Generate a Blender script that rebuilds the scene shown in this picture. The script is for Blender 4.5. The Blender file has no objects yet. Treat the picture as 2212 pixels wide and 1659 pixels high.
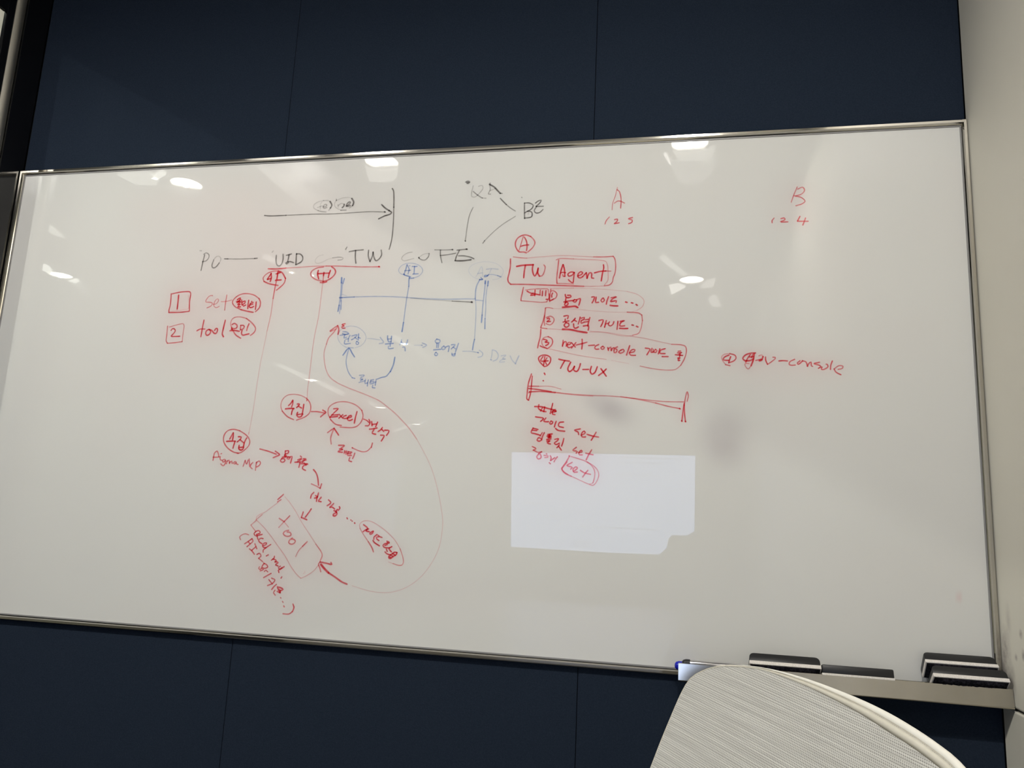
import bpy, bmesh, math, random
import numpy as np
from mathutils import Vector, Matrix

# ------------------------------------------------------------------ camera, world, exposure
scene = bpy.context.scene
COL = scene.collection
cam_d = bpy.data.cameras.new('camera')
cam = bpy.data.objects.new('camera', cam_d)
COL.objects.link(cam)
cam_d.sensor_fit = 'HORIZONTAL'
cam_d.sensor_width = 36.0
cam_d.lens = 27.57186
cam_d.clip_start = 0.02
CAM = Vector((1.351173, -1.305908, 1.059175))
cam.matrix_world = Matrix(((0.9789755, -0.0087165, 0.2037915, 1.3511733), (0.1985997, -0.1871785, -0.9620407, -1.3059083), (0.046531, 0.9822872, -0.1815121, 1.0591751), (0.0, 0.0, 0.0, 1.0)))
scene.camera = cam

world = bpy.data.worlds.new('world')
world.use_nodes = True
world.node_tree.nodes['Background'].inputs[0].default_value = (0.9, 0.95, 1.0, 1)
world.node_tree.nodes['Background'].inputs[1].default_value = 0.02
scene.world = world
vs = scene.view_settings
vs.view_transform = 'Standard'
vs.look = 'None'
vs.exposure = 0.0
vs.gamma = 1.0
vs.use_curve_mapping = False
scene.cycles.transparent_max_bounces = 24
scene.cycles.max_bounces = 10
scene.cycles.caustics_reflective = False

CEIL = 2.5          # ceiling height
ZB, ZT = 0.85, 1.75 # whiteboard bottom and top
XR = 1.8136         # right wall
BY = -0.004         # writing surface
# power (W) of the ceiling lamps
P_ROOM, P_HALL = 52.0, 9.0

# ------------------------------------------------------------------ helpers
def link(o, parent=None):
    COL.objects.link(o)
    if parent is not None:
        o.parent = parent
    return o

def obj(name, bm, mat, parent=None, smooth=False, auto=False):
    me = bpy.data.meshes.new(name)
    bm.normal_update()
    bm.to_mesh(me)
    bm.free()
    if smooth:
        for p in me.polygons:
            p.use_smooth = True
    o = bpy.data.objects.new(name, me)
    for m in (mat if isinstance(mat, (list, tuple)) else [mat]):
        me.materials.append(m)
    link(o, parent)
    if auto:
        try:
            me.set_sharp_from_angle(angle=math.radians(35))
        except Exception:
            pass
    return o

def empty(name, loc):
    o = bpy.data.objects.new(name, None)
    o.location = loc
    o.empty_display_size = 0.05
    return link(o)

def tag(o, label, cat, group=None, kind=None):
    o['label'] = label
    o['category'] = cat
    if group: o['group'] = group
    if kind: o['kind'] = kind
    return o

def structure(o):
    o['kind'] = 'structure'
    return o

def box(bm, x0, x1, y0, y1, z0, z1, bev=0.0, seg=2, mi=0):
    r = bmesh.ops.create_cube(bm, size=1.0)
    vv = r['verts']
    for v in vv:
        v.co = Vector(((x0 + x1) / 2 + v.co.x * (x1 - x0), (y0 + y1) / 2 + v.co.y * (y1 - y0), (z0 + z1) / 2 + v.co.z * (z1 - z0)))
    fs = set(f for v in vv for f in v.link_faces)
    for f in fs: f.material_index = mi
    if bev > 0:
        es = list(set(e for v in vv for e in v.link_edges))
        bmesh.ops.bevel(bm, geom=es, offset=bev, segments=seg, affect='EDGES', profile=0.5)
    return bm

def newbox(*a, **k):
    return box(bmesh.new(), *a, **k)

def tube(bm, pts, rad, n=10, closed=False, flat=None):
    """tube along pts (Vectors); rad number or list"""
    N = len(pts)
    rings = []
    prev = None
    for i, p in enumerate(pts):
        a = pts[(i - 1) % N] if (closed or i > 0) else pts[0]
        b = pts[(i + 1) % N] if (closed or i < N - 1) else pts[-1]
        t = (b - a).normalized()
        if prev is None:
            up = Vector((0, 0, 1)) if abs(t.z) < .9 else Vector((1, 0, 0))
        else:
            up = prev
        s = t.cross(up).normalized()
        u = s.cross(t).normalized()
        prev = u
        r = rad[i] if isinstance(rad, (list, tuple)) else rad
        rings.append([bm.verts.new(p + (s * math.cos(2 * math.pi * k / n) + u * math.sin(2 * math.pi * k / n)) * r) for k in range(n)])
    M = N if closed else N - 1
    for i in range(M):
        A, B = rings[i], rings[(i + 1) % N]
        for k in range(n):
            bm.faces.new((A[k], A[(k + 1) % n], B[(k + 1) % n], B[k]))
    if not closed:
        bm.faces.new(rings[0][::-1]); bm.faces.new(rings[-1])
    return bm

def lathe(bm, prof, axis=(0, 0, 1), at=(0, 0, 0), n=32):
    """prof list of (radius, height) along axis"""
    ax = Vector(axis).normalized()
    s = ax.orthogonal().normalized(); t = ax.cross(s)
    at = Vector(at)
    rings = []
    for r, h in prof:
        if r < 1e-6:
            rings.append([bm.verts.new(at + ax * h)])
        else:
            rings.append([bm.verts.new(at + ax * h + (s * math.cos(2 * math.pi * k / n) + t * math.sin(2 * math.pi * k / n)) * r) for k in range(n)])
    for A, B in zip(rings, rings[1:]):
        for k in range(n):
            q = [A[k % len(A)], A[(k + 1) % len(A)], B[(k + 1) % len(B)], B[k % len(B)]]
            q2 = []
            for v in q:
                if v not in q2: q2.append(v)
            if len(q2) > 2:
                try: bm.faces.new(q2)
                except ValueError: pass
    bmesh.ops.recalc_face_normals(bm, faces=bm.faces)
    return bm

# ------------------------------------------------------------------ materials
def mat(name, col=(.8, .8, .8), rough=.5, metal=0.0, spec=.5, ior=1.45, emit=None, es=0.0):
    m = bpy.data.materials.new(name)
    m.use_nodes = True
    b = m.node_tree.nodes['Principled BSDF']
    b.inputs['Base Color'].default_value = (*col, 1)
    b.inputs['Roughness'].default_value = rough
    b.inputs['Metallic'].default_value = metal
    b.inputs['Specular IOR Level'].default_value = spec
    b.inputs['IOR'].default_value = ior
    if emit:
        b.inputs['Emission Color'].default_value = (*emit, 1)
        b.inputs['Emission Strength'].default_value = es
    return m

def N(m, t, **kw):
    n = m.node_tree.nodes.new(t)
    for k, v in kw.items():
        if k in n.inputs: n.inputs[k].default_value = v
        else: setattr(n, k, v)
    return n

def L(m, a, b):
    m.node_tree.links.new(a, b)

def noise_colour(m, c0, c1, scale, detail=4, rough=.6, bump=0.0, bscale=None, lo=.3, hi=.7, dist=.002):
    b = m.node_tree.nodes['Principled BSDF']
    tc = N(m, 'ShaderNodeTexCoord')
    no = N(m, 'ShaderNodeTexNoise', Scale=scale, Detail=detail, Roughness=rough)
    L(m, tc.outputs['Object'], no.inputs['Vector'])
    rp = N(m, 'ShaderNodeValToRGB')
    rp.color_ramp.elements[0].position = lo; rp.color_ramp.elements[0].color = (*c0, 1)
    rp.color_ramp.elements[1].position = hi; rp.color_ramp.elements[1].color = (*c1, 1)
    L(m, no.outputs['Fac'], rp.inputs['Fac'])
    L(m, rp.outputs['Color'], b.inputs['Base Color'])
    if bump:
        n2 = N(m, 'ShaderNodeTexNoise', Scale=bscale or scale, Detail=6, Roughness=.7)
        L(m, tc.outputs['Object'], n2.inputs['Vector'])
        bp = N(m, 'ShaderNodeBump', Strength=bump, Distance=dist)
        L(m, n2.outputs['Fac'], bp.inputs['Height'])
        L(m, bp.outputs['Normal'], b.inputs['Normal'])
    return m

M = {}
M['navy'] = noise_colour(mat('navy_felt', rough=.95, spec=.15), (.0125, .0195, .034), (.021, .031, .050), 420, 5, .7, .5, 700, .3, .72, .0015)
M['beige'] = noise_colour(mat('beige_wall', rough=.55, spec=.3), (.79, .755, .655), (.82, .785, .685), 3, 4, .6, .05, 260, .3, .7, .001)
M['ceiling'] = noise_colour(mat('ceiling_white', rough=.9, spec=.2), (.50, .49, .47), (.54, .53, .51), 8)
M['floor'] = noise_colour(mat('floor_carpet', rough=.95, spec=.1), (.09, .09, .095), (.15, .15, .155), 180, 5)
M['black'] = mat('black_gloss', (.006, .006, .007), .10, 0, .5, 1.5)
M['dark'] = mat('dark_matte', (.02, .02, .022), .5)
M['groove'] = mat('groove_dark', (.03, .028, .025), .8)
M['steel'] = mat('polished_steel', (.60, .57, .51), .07, 1.0)
M['satin'] = mat('satin_steel', (.50, .475, .42), .55, 1.0)
M['traysteel'] = noise_colour(mat('tray_steel', rough=.15, metal=1.0), (.52, .475, .39), (.60, .55, .46), 16, 3, .5)
M['gasket'] = mat('gasket_grey', (.30, .29, .28), .4)
M['plastic'] = mat('black_plastic', (.018, .018, .019), .38)
M['foam'] = noise_colour(mat('white_foam', rough=.9, spec=.1), (.70, .65, .60), (.86, .82, .77), 500, 3)
M['felt'] = noise_colour(mat('inked_felt', rough=.95, spec=.1), (.006, .006, .008), (.05, .045, .06), 260, 4, .7, .4, 500, .45, .8)
M['blue'] = mat('blue_plastic', (.012, .02, .50), .25)
M['silver'] = mat('silver_plastic', (.75, .73, .74), .12, .9)
M['rim'] = mat('cream_plastic', (.90, .87, .78), .35)
M['chairgrey'] = mat('grey_nylon', (.35, .35, .34), .45)
M['chrome'] = mat('chrome', (.7, .7, .7), .1, 1)
M['rubber'] = mat('rubber', (.02, .02, .02), .6)
M['tabletop'] = mat('white_laminate', (.30, .29, .27), .35)
M['trimwhite'] = mat('white_trim', (.75, .74, .71), .4)
M['tv'] = mat('tv_black', (.008, .008, .009), .3)
M['lens'] = mat('lamp_lens', (.9, .9, .85), .4, emit=(1.0, .96, .85), es=22.0)
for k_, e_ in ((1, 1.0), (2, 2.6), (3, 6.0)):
    M['glow%d' % k_] = mat('glare_glow_%d' % k_, (.8, .8, .78), .5, emit=(1.0, .97, .90), es=e_)  # glow levels of the added glare plates on the ceiling
M['page'] = mat('screen_page', (.02, .02, .02), .4, emit=(.50, .64, 1.0), es=4.5)
M['pageink'] = mat('screen_text', (.02, .02, .02), .4, emit=(.50, .64, 1.0), es=3.2)

# clear glazing: fresnel mix of mirror and see-through
g = bpy.data.materials.new('clear_glass'); g.use_nodes = True
nt = g.node_tree; nt.nodes.remove(nt.nodes['Principled BSDF'])
fr = N(g, 'ShaderNodeFresnel', IOR=1.45); tr = N(g, 'ShaderNodeBsdfTransparent'); gl = N(g, 'ShaderNodeBsdfGlossy', Roughness=0.0); mx = N(g, 'ShaderNodeMixShader')
tr.inputs[0].default_value = (.93, .95, .94, 1)
gm = N(g, 'ShaderNodeNewGeometry'); iv = N(g, 'ShaderNodeMath', operation='SUBTRACT'); iv.inputs[0].default_value = 1.0
L(g, gm.outputs['Backfacing'], iv.inputs[1]); fm = N(g, 'ShaderNodeMath', operation='MULTIPLY'); L(g, fr.outputs[0], fm.inputs[0]); L(g, iv.outputs[0], fm.inputs[1])
L(g, fm.outputs[0], mx.inputs[0]); L(g, tr.outputs[0], mx.inputs[1]); L(g, gl.outputs[0], mx.inputs[2]); L(g, mx.outputs[0], nt.nodes['Material Output'].inputs[0])
M['glass'] = g

# white glass board, stained by wiped ink (attribute "stain": red = pink residue, green = grey-violet smudge)
wb = mat('board_glass', (.74, .74, .70), .0, 0, .5, 1.5)
b = wb.node_tree.nodes['Principled BSDF']
at = N(wb, 'ShaderNodeAttribute', attribute_name='stain')
sp = N(wb, 'ShaderNodeSeparateColor')
L(wb, at.outputs['Color'], sp.inputs[0])
m1 = N(wb, 'ShaderNodeMix', data_type='RGBA'); m1.inputs[6].default_value = (.76, .75, .71, 1); m1.inputs[7].default_value = (.72, .43, .42, 1)
m2 = N(wb, 'ShaderNodeMix', data_type='RGBA'); m2.inputs[7].default_value = (.36, .30, .33, 1)
L(wb, sp.outputs[0], m1.inputs[0]); L(wb, m1.outputs[2], m2.inputs[6]); L(wb, sp.outputs[1], m2.inputs[0]); L(wb, m2.outputs[2], b.inputs['Base Color'])
M['board'] = wb

def ink(name, col):
    """dye film: filters the light both ways, with a glossy face"""
    m = bpy.data.materials.new(name); m.use_nodes = True
    nt = m.node_tree; nt.nodes.remove(nt.nodes['Principled BSDF'])
    a = N(m, 'ShaderNodeAttribute', attribute_name='cover')
    mc = N(m, 'ShaderNodeMix', data_type='RGBA'); mc.inputs[6].default_value = (1, 1, 1, 1); mc.inputs[7].default_value = (*col, 1)
    L(m, a.outputs['Fac'], mc.inputs[0])
    t = N(m, 'ShaderNodeBsdfTransparent'); L(m, mc.outputs[2], t.inputs[0])
    g = N(m, 'ShaderNodeBsdfGlossy', Roughness=0.0)
    f = N(m, 'ShaderNodeFresnel', IOR=1.45)
    mu = N(m, 'ShaderNodeMath', operation='MULTIPLY'); L(m, f.outputs[0], mu.inputs[0]); L(m, a.outputs['Fac'], mu.inputs[1])
    x = N(m, 'ShaderNodeMixShader'); L(m, mu.outputs[0], x.inputs[0]); L(m, t.outputs[0], x.inputs[1]); L(m, g.outputs[0], x.inputs[2])
    L(m, x.outputs[0], nt.nodes['Material Output'].inputs[0])
    return m
M['R'] = ink('red_ink', (.94, .25, .30))
M['B'] = ink('blue_ink', (.33, .49, .85))
M['K'] = ink('black_ink', (.29, .275, .27))

# woven chair fabric, uv in metres
cf = mat('chair_weave', (.7, .68, .62), .85, 0, .2)
b = cf.node_tree.nodes['Principled BSDF']
uv = N(cf, 'ShaderNodeUVMap', uv_map='weave')
sx = N(cf, 'ShaderNodeSeparateXYZ'); L(cf, uv.outputs[0], sx.inputs[0])
def mth(op, a=None, bb=None, va=None, vb=None):
    n = N(cf, 'ShaderNodeMath', operation=op)
    if a is not None: L(cf, a, n.inputs[0])
    if bb is not None: L(cf, bb, n.inputs[1])
    if va is not None: n.inputs[0].default_value = va
    if vb is not None: n.inputs[1].default_value = vb
    return n.outputs[0]
P = 2 * math.pi / .0021
su = mth('SINE', mth('MULTIPLY', sx.outputs[0], vb=P * 1.0))
sv = mth('SINE', mth('MULTIPLY', sx.outputs[1], vb=P * .95))
hole = mth('MULTIPLY', mth('ADD', su, vb=1.0), mth('ADD', sv, vb=1.0))
holef = mth('MULTIPLY', hole, vb=.25)
mp = N(cf, 'ShaderNodeMapping'); mp.inputs['Scale'].default_value = (9, 520, 1); L(cf, uv.outputs[0], mp.inputs[0])
nz = N(cf, 'ShaderNodeTexNoise', Scale=1.0, Detail=2, Roughness=.6); L(cf, mp.outputs[0], nz.inputs['Vector'])
rp = N(cf, 'ShaderNodeValToRGB')
rp.color_ramp.elements[0].position = .36; rp.color_ramp.elements[0].color = (.58, .56, .515, 1)
rp.color_ramp.elements[1].position = .66; rp.color_ramp.elements[1].color = (.80, .78, .72, 1)
L(cf, nz.outputs[0], rp.inputs[0])
mxc = N(cf, 'ShaderNodeMix', data_type='RGBA'); mxc.inputs[7].default_value = (.30, .29, .26, 1)
L(cf, holef, mxc.inputs[0]); L(cf, rp.outputs[0], mxc.inputs[6]); L(cf, mxc.outputs[2], b.inputs['Base Color'])
bp = N(cf, 'ShaderNodeBump', Strength=.4, Distance=.0006); bp.invert = True
L(cf, holef, bp.inputs['Height']); L(cf, bp.outputs[0], b.inputs['Normal'])
M['weave'] = cf
M['band'] = noise_colour(mat('chair_border', rough=.8, spec=.2), (.66, .62, .52), (.72, .68, .58), 60)

# ------------------------------------------------------------------ the room
structure(obj('floor', newbox(-3.4, 2.1, -11.2, 0.2, -.1, 0), M['floor']))
structure(obj('ceiling', newbox(-3.4, 2.1, -11.2, 0.2, CEIL, CEIL + .1), M['ceiling']))
wall_back = structure(obj('wall_back', newbox(-.04, 2.1, .03, .14, 0, CEIL), M['groove']))
S1, S2 = .5975, 1.2035
for a, c in ((0.0, S1), (S1, S2), (S2, XR)):
    obj('fabric_panel', newbox(a + .0004, c - .0004, .0005, .03, 0, CEIL, .0012, 2), M['navy'], wall_back)
structure(obj('wall_hall', newbox(-3.4, -.041, 0, .14, 0, CEIL), M['beige']))
structure(obj('wall_far', newbox(-3.4, -3.2, -11.2, -.0005, 0, CEIL), M['beige']))
structure(obj('wall_end', newbox(-3.2, -.06, -11.2, -11.0, 0, CEIL), M['beige']))
structure(obj('wall_front', newbox(-.05, 2.1, -3.75, -3.6, 0, CEIL), M['navy']))
# right wall: upper cladding, dark joint, lower cladding
wall_right = structure(obj('wall_right', newbox(XR, XR + .25, -3.6, -.0005, .848, CEIL, .003, 3), M['beige']))
lp = obj('lower_panel', newbox(XR, XR + .25, -3.6, -.0005, .0, .8445, .003, 3), M['beige'], wall_right)
obj('joint_strip', newbox(XR + .004, XR + .2, -3.6, -.0005, .8440, .8485), M['groove'], wall_right)
# smudges of ink on the right wall beside the erasers are stains in its material
wr = M['beige'].copy(); wr.name = 'beige_wall_smudged'
wall_right.data.materials[0] = wr
bb = wr.node_tree.nodes['Principled BSDF']
src = bb.inputs['Base Color'].links[0].from_socket
geo = N(wr, 'ShaderNodeTexCoord')
acc = None
for (y, z, ry, rz, st) in [(-0.0249, 0.9255, 0.022, 0.035, 0.9), (-0.0129, 0.8923, 0.02, 0.035, 1.1), (-0.0402, 0.8843, 0.016, 0.03, 0.8), (-0.0801, 0.9508, 0.007, 0.008, 1.0), (-0.0596, 0.9179, 0.006, 0.006, 1.0), (-0.083, 0.9242, 0.006, 0.01, 1.2), (-0.0411, 0.9652, 0.012, 0.03, 0.4)]:
    mpn = N(wr, 'ShaderNodeMapping'); mpn.vector_type = 'POINT'
    mpn.inputs['Location'].default_value = (0, -y / ry, -z / rz)
    mpn.inputs['Scale'].default_value = (0, 1 / ry, 1 / rz)
    L(wr, geo.outputs['Object'], mpn.inputs[0])
    gr = N(wr, 'ShaderNodeTexGradient', gradient_type='SPHERICAL'); L(wr, mpn.outputs[0], gr.inputs[0])
    mu = N(wr, 'ShaderNodeMath', operation='MULTIPLY'); L(wr, gr.outputs['Fac'], mu.inputs[0]); mu.inputs[1].default_value = st
    if acc is None: acc = mu.outputs[0]
    else:
        ad = N(wr, 'ShaderNodeMath', operation='ADD'); L(wr, acc, ad.inputs[0]); L(wr, mu.outputs[0], ad.inputs[1]); acc = ad.outputs[0]
nn = N(wr, 'ShaderNodeTexNoise', Scale=120.0, Detail=4.0); L(wr, geo.outputs['Object'], nn.inputs['Vector'])
m3 = N(wr, 'ShaderNodeMath', operation='MULTIPLY'); L(wr, acc, m3.inputs[0]); L(wr, nn.outputs[0], m3.inputs[1])
mm = N(wr, 'ShaderNodeMix', data_type='RGBA'); mm.inputs[7].default_value = (.13, .085, .10, 1)
mm.clamp_factor = True
L(wr, m3.outputs[0], mm.inputs[0]); L(wr, src, mm.inputs[6]); L(wr, mm.outputs[2], bb.inputs['Base Color'])

# left side: glazed partition with a black post, a steel edge strip and a black head
HEADZ = 2.058
wall_left = structure(obj('wall_left', newbox(-.05, -.002, -3.6, -.0005, HEADZ + .13, CEIL), M['dark']))
obj('frame_head', newbox(-.012, -.001, -3.6, -.1005, HEADZ, HEADZ + .129, .002), M['black'], wall_left)
obj('frame_post', newbox(-.05, -.0005, -.058, -.0005, 0, HEADZ + .129, .0015), M['black'], wall_left)
obj('frame_post', newbox(-.012, -.004, -.1, -.082, 0, HEADZ + .129, .0015), M['black'], wall_left)
bm = bmesh.new()
pr = [(-.05, -.0815)] + [(-.0045 + .005 * math.sin(math.pi * k / 12), -.0815 + .023 * k / 12) for k in range(13)] + [(-.05, -.0585)]
rg = [[bm.verts.new((x, y, z)) for x, y in pr] for z in (0, HEADZ + .10)]
for k in range(len(pr)):
    j = (k + 1) % len(pr)
    bm.faces.new((rg[0][k], rg[0][j], rg[1][j], rg[1][k]))
bm.faces.new(rg[0]); bm.faces.new(rg[1][::-1])
bmesh.ops.recalc_face_normals(bm, faces=bm.faces)
obj('steel_strip', bm, M['satin'], wall_left, True, True)
obj('frame_sill', newbox(-.014, -.001, -3.6, -.1005, 0, .06, .002), M['black'], wall_left)
obj('glass_pane', newbox(-.010, -.006, -3.59, -.1002, .0605, HEADZ - .0005), M['glass'], wall_left)

# ------------------------------------------------------------------ ceiling lamps
def lamp_at(name, x, y, label, power, r=.066, glare_shapes=()):
    t = empty(name, (x, y, CEIL))
    tag(t, label, 'ceiling light', 'recessed ceiling lights')
    bm = bmesh.new()
    lathe(bm, [(r + .001, -.001), (r + .001, -.012), (r + .014, -.012), (r + .017, -.006), (r + .017, -.001)], n=40)
    obj('trim_ring', bm, M['trimwhite'], t, True, True)
    bm = bmesh.new()
    lathe(bm, [(0, -.006), (r, -.006), (r, -.001), (0, -.001)], n=40)
    obj('lens', bm, M['lens'], t)
    for strength, pts in glare_shapes:           # added glowing plates, shaped to mirror as glare streaks in the board
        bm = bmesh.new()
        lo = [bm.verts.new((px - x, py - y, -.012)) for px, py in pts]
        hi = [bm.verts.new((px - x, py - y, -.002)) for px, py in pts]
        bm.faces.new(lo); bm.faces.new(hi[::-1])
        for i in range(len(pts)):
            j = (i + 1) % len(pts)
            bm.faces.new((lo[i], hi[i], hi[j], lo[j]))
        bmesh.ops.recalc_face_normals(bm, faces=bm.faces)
        obj('glare_plate', bm, M['glow%d' % strength], t)
    ld = bpy.data.lights.new('lamp', 'SPOT')
    ld.energy = power
    ld.color = (1.0, .97, .91)
    ld.spot_size = math.radians(164)
    ld.spot_blend = .40
    ld.shadow_soft_size = r * .2
    lo = bpy.data.objects.new('lamp', ld)
    link(lo, t)
    lo.location = (0, 0, -.012)
    return t
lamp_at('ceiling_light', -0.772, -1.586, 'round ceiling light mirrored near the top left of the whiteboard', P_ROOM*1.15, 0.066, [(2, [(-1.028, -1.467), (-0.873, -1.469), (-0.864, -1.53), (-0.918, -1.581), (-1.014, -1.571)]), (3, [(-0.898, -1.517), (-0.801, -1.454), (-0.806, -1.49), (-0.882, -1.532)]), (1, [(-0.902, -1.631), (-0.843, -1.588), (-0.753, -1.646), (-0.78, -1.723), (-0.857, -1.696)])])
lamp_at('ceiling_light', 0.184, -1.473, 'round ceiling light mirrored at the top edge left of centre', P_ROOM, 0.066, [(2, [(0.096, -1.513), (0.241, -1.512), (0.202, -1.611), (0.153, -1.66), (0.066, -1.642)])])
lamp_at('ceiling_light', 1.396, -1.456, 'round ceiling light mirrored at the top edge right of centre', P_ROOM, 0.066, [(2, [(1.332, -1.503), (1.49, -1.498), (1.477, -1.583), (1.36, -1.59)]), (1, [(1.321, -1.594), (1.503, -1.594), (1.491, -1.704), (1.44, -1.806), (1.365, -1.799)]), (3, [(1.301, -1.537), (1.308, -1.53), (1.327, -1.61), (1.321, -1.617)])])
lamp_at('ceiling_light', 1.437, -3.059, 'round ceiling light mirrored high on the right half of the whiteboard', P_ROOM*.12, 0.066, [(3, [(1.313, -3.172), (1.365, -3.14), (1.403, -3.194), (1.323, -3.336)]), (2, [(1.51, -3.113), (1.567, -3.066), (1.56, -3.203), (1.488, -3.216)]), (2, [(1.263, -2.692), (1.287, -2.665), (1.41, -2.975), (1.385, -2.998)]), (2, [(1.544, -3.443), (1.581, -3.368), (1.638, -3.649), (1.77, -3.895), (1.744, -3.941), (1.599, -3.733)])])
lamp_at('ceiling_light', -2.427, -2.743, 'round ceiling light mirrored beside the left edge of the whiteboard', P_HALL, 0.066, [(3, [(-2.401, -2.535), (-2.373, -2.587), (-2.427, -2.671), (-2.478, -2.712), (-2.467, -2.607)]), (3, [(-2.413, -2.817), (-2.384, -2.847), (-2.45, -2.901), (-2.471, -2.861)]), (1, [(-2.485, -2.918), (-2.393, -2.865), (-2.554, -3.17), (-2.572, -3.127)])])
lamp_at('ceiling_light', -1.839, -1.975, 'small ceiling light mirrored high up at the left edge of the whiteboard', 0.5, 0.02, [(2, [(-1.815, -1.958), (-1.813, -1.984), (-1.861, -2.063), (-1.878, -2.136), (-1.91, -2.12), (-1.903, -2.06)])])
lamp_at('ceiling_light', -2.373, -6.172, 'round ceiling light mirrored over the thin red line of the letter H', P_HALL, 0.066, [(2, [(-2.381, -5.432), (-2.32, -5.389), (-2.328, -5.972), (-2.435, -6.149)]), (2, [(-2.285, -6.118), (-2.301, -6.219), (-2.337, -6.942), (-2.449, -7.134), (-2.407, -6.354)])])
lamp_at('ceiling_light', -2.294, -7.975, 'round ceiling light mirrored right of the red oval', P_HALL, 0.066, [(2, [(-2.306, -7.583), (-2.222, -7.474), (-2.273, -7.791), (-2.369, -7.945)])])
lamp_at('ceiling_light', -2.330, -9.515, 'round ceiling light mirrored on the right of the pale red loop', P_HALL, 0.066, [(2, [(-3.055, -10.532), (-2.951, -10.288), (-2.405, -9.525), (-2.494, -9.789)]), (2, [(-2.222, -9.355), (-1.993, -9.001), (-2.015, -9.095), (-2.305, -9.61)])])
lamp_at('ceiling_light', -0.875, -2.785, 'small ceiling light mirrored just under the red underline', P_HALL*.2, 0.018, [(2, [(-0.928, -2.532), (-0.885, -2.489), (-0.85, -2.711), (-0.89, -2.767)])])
lamp_at('ceiling_light', -0.770, -2.843, 'tiny ceiling light mirrored inside the circled letter H', P_HALL*.1, 0.01, [])
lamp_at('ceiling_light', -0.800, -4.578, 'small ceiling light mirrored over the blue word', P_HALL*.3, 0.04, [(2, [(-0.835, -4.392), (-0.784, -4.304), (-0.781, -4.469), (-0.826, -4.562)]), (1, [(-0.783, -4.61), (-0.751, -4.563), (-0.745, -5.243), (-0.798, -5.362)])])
lamp_at('ceiling_light', -.60, -.50, 'added hall light behind the glass partition, out of view, brightening the beige sliver at the top left', 2.2)  # added lamp outside the mirrored area, only to brighten the hall wall sliver

# ------------------------------------------------------------------ television on the wall opposite the board
tv = empty('wall_television', (1.1266, -3.5, 1.1188))
tag(tv, 'lit wall television whose bright page is mirrored in the whiteboard', 'television')
TX0, TX1, TZ0, TZ1 = (-0.7854, 0.3577, -0.2019, 0.441)
bm = newbox(TX0 - .02, TX1 + .02, -.045, -.004, TZ0 - .02, TZ1 + .02, .004)
obj('housing', bm, M['tv'], tv)
bm = bmesh.new()
pg = [(-0.7734, 0.4121), (0.3457, 0.421), (0.3421, -0.0217), (0.3025, -0.0503), (0.2145, -0.0518), (0.1933, -0.0742), (0.1831, -0.1283), (0.1407, -0.1679), (-0.1968, -0.1719), (-0.7516, -0.167)]
fr_ = [bm.verts.new((x, -.0025, z)) for x, z in pg]
bk_ = [bm.verts.new((x, -.0040, z)) for x, z in pg]
bm.faces.new(fr_); bm.faces.new(bk_[::-1])
for i in range(len(pg)):
    j = (i + 1) % len(pg)
    bm.faces.new((fr_[i], bk_[i], bk_[j], fr_[j]))
bmesh.ops.recalc_face_normals(bm, faces=bm.faces)
obj('lit_page', bm, M['page'], tv)
for x0, x1, z in [(-0.5508, -0.45, 0.2904), (-0.1104, 0.1378, 0.2928), (-0.688, -0.5494, 0.1021), (-0.5263, -0.438, 0.0292), (-0.3257, 0.1415, -0.0254), (-0.3764, -0.2536, -0.1178), (-0.3644, -0.2584, -0.1423), (-0.5542, -0.2109, 0.3794), (-0.0987, 0.2863, 0.3985), (-0.0981, 0.1505, 0.3686)]:
    obj('page_text_line', newbox(x0, x1, -.0024, -.0018, z - .004, z + .004), M['pageink'], tv)
bm = newbox(-.25, .25, -.096, -.046, -.15, .15, .003)
obj('wall_bracket', bm, M['dark'], tv)

# ------------------------------------------------------------------ whiteboard
board = empty('whiteboard', (XR / 2, 0, ZB))
tag(board, 'wide glossy white glass board covered in red, blue and black marker writing', 'whiteboard')
def rel(o):
    o.matrix_parent_inverse = board.matrix_world.inverted()
    return o
bpy.context.view_layer.update()

FW = .0078   # frame face width
# mitred frame: profile (inward distance, y)
PROF = [(0, 0), (0, -.0095), (.0012, -.0105), (.0052, -.0105), (.0066, -.0075), (FW, -.0062), (FW, 0)]
def rail(name, a, b_, c0, c1):
    """straight rail from a to b_ (outer corner points, x z) mitred towards the centre"""
    bm = bmesh.new()
    rings = []
    for (px, pz), (ix, iz) in ((a, c0), (b_, c1)):
        rings.append([bm.verts.new((px + ix * d, y, pz + iz * d)) for d, y in PROF])
    for k in range(len(PROF)):
        j = (k + 1) % len(PROF)
        bm.faces.new((rings[0][k], rings[0][j], rings[1][j], rings[1][k]))
    bm.faces.new(rings[0]); bm.faces.new(rings[1][::-1])
    bmesh.ops.recalc_face_normals(bm, faces=bm.faces)
    return rel(obj('frame_rail', bm, M['steel'], board))
e = .0006
X0, X1 = e, XR - e
rail('t', (X0, ZT), (X1, ZT), (1, -1), (-1, -1))
rail('b', (X0, ZB), (X1, ZB), (1, 1), (-1, 1))
rail('l', (X0, ZB), (X0, ZT), (1, 1), (1, -1))
rail('r', (X1, ZB), (X1, ZT), (-1, 1), (-1, -1))
# thin grey seal between glass and frame
bm = bmesh.new()
ii, w = FW + .0002, .0022
box(bm, X0 + ii, X1 - ii, -.0052, -.0001, ZT - ii - w, ZT - ii)
box(bm, X0 + ii, X1 - ii, -.0052, -.0001, ZB + ii, ZB + ii + w)
box(bm, X0 + ii, X0 + ii + w, -.0052, -.0001, ZB + ii + w, ZT - ii - w)
box(bm, X1 - ii - w, X1 - ii, -.0052, -.0001, ZB + ii + w, ZT - ii - w)
rel(obj('seal', bm, M['gasket'], board))

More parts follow.
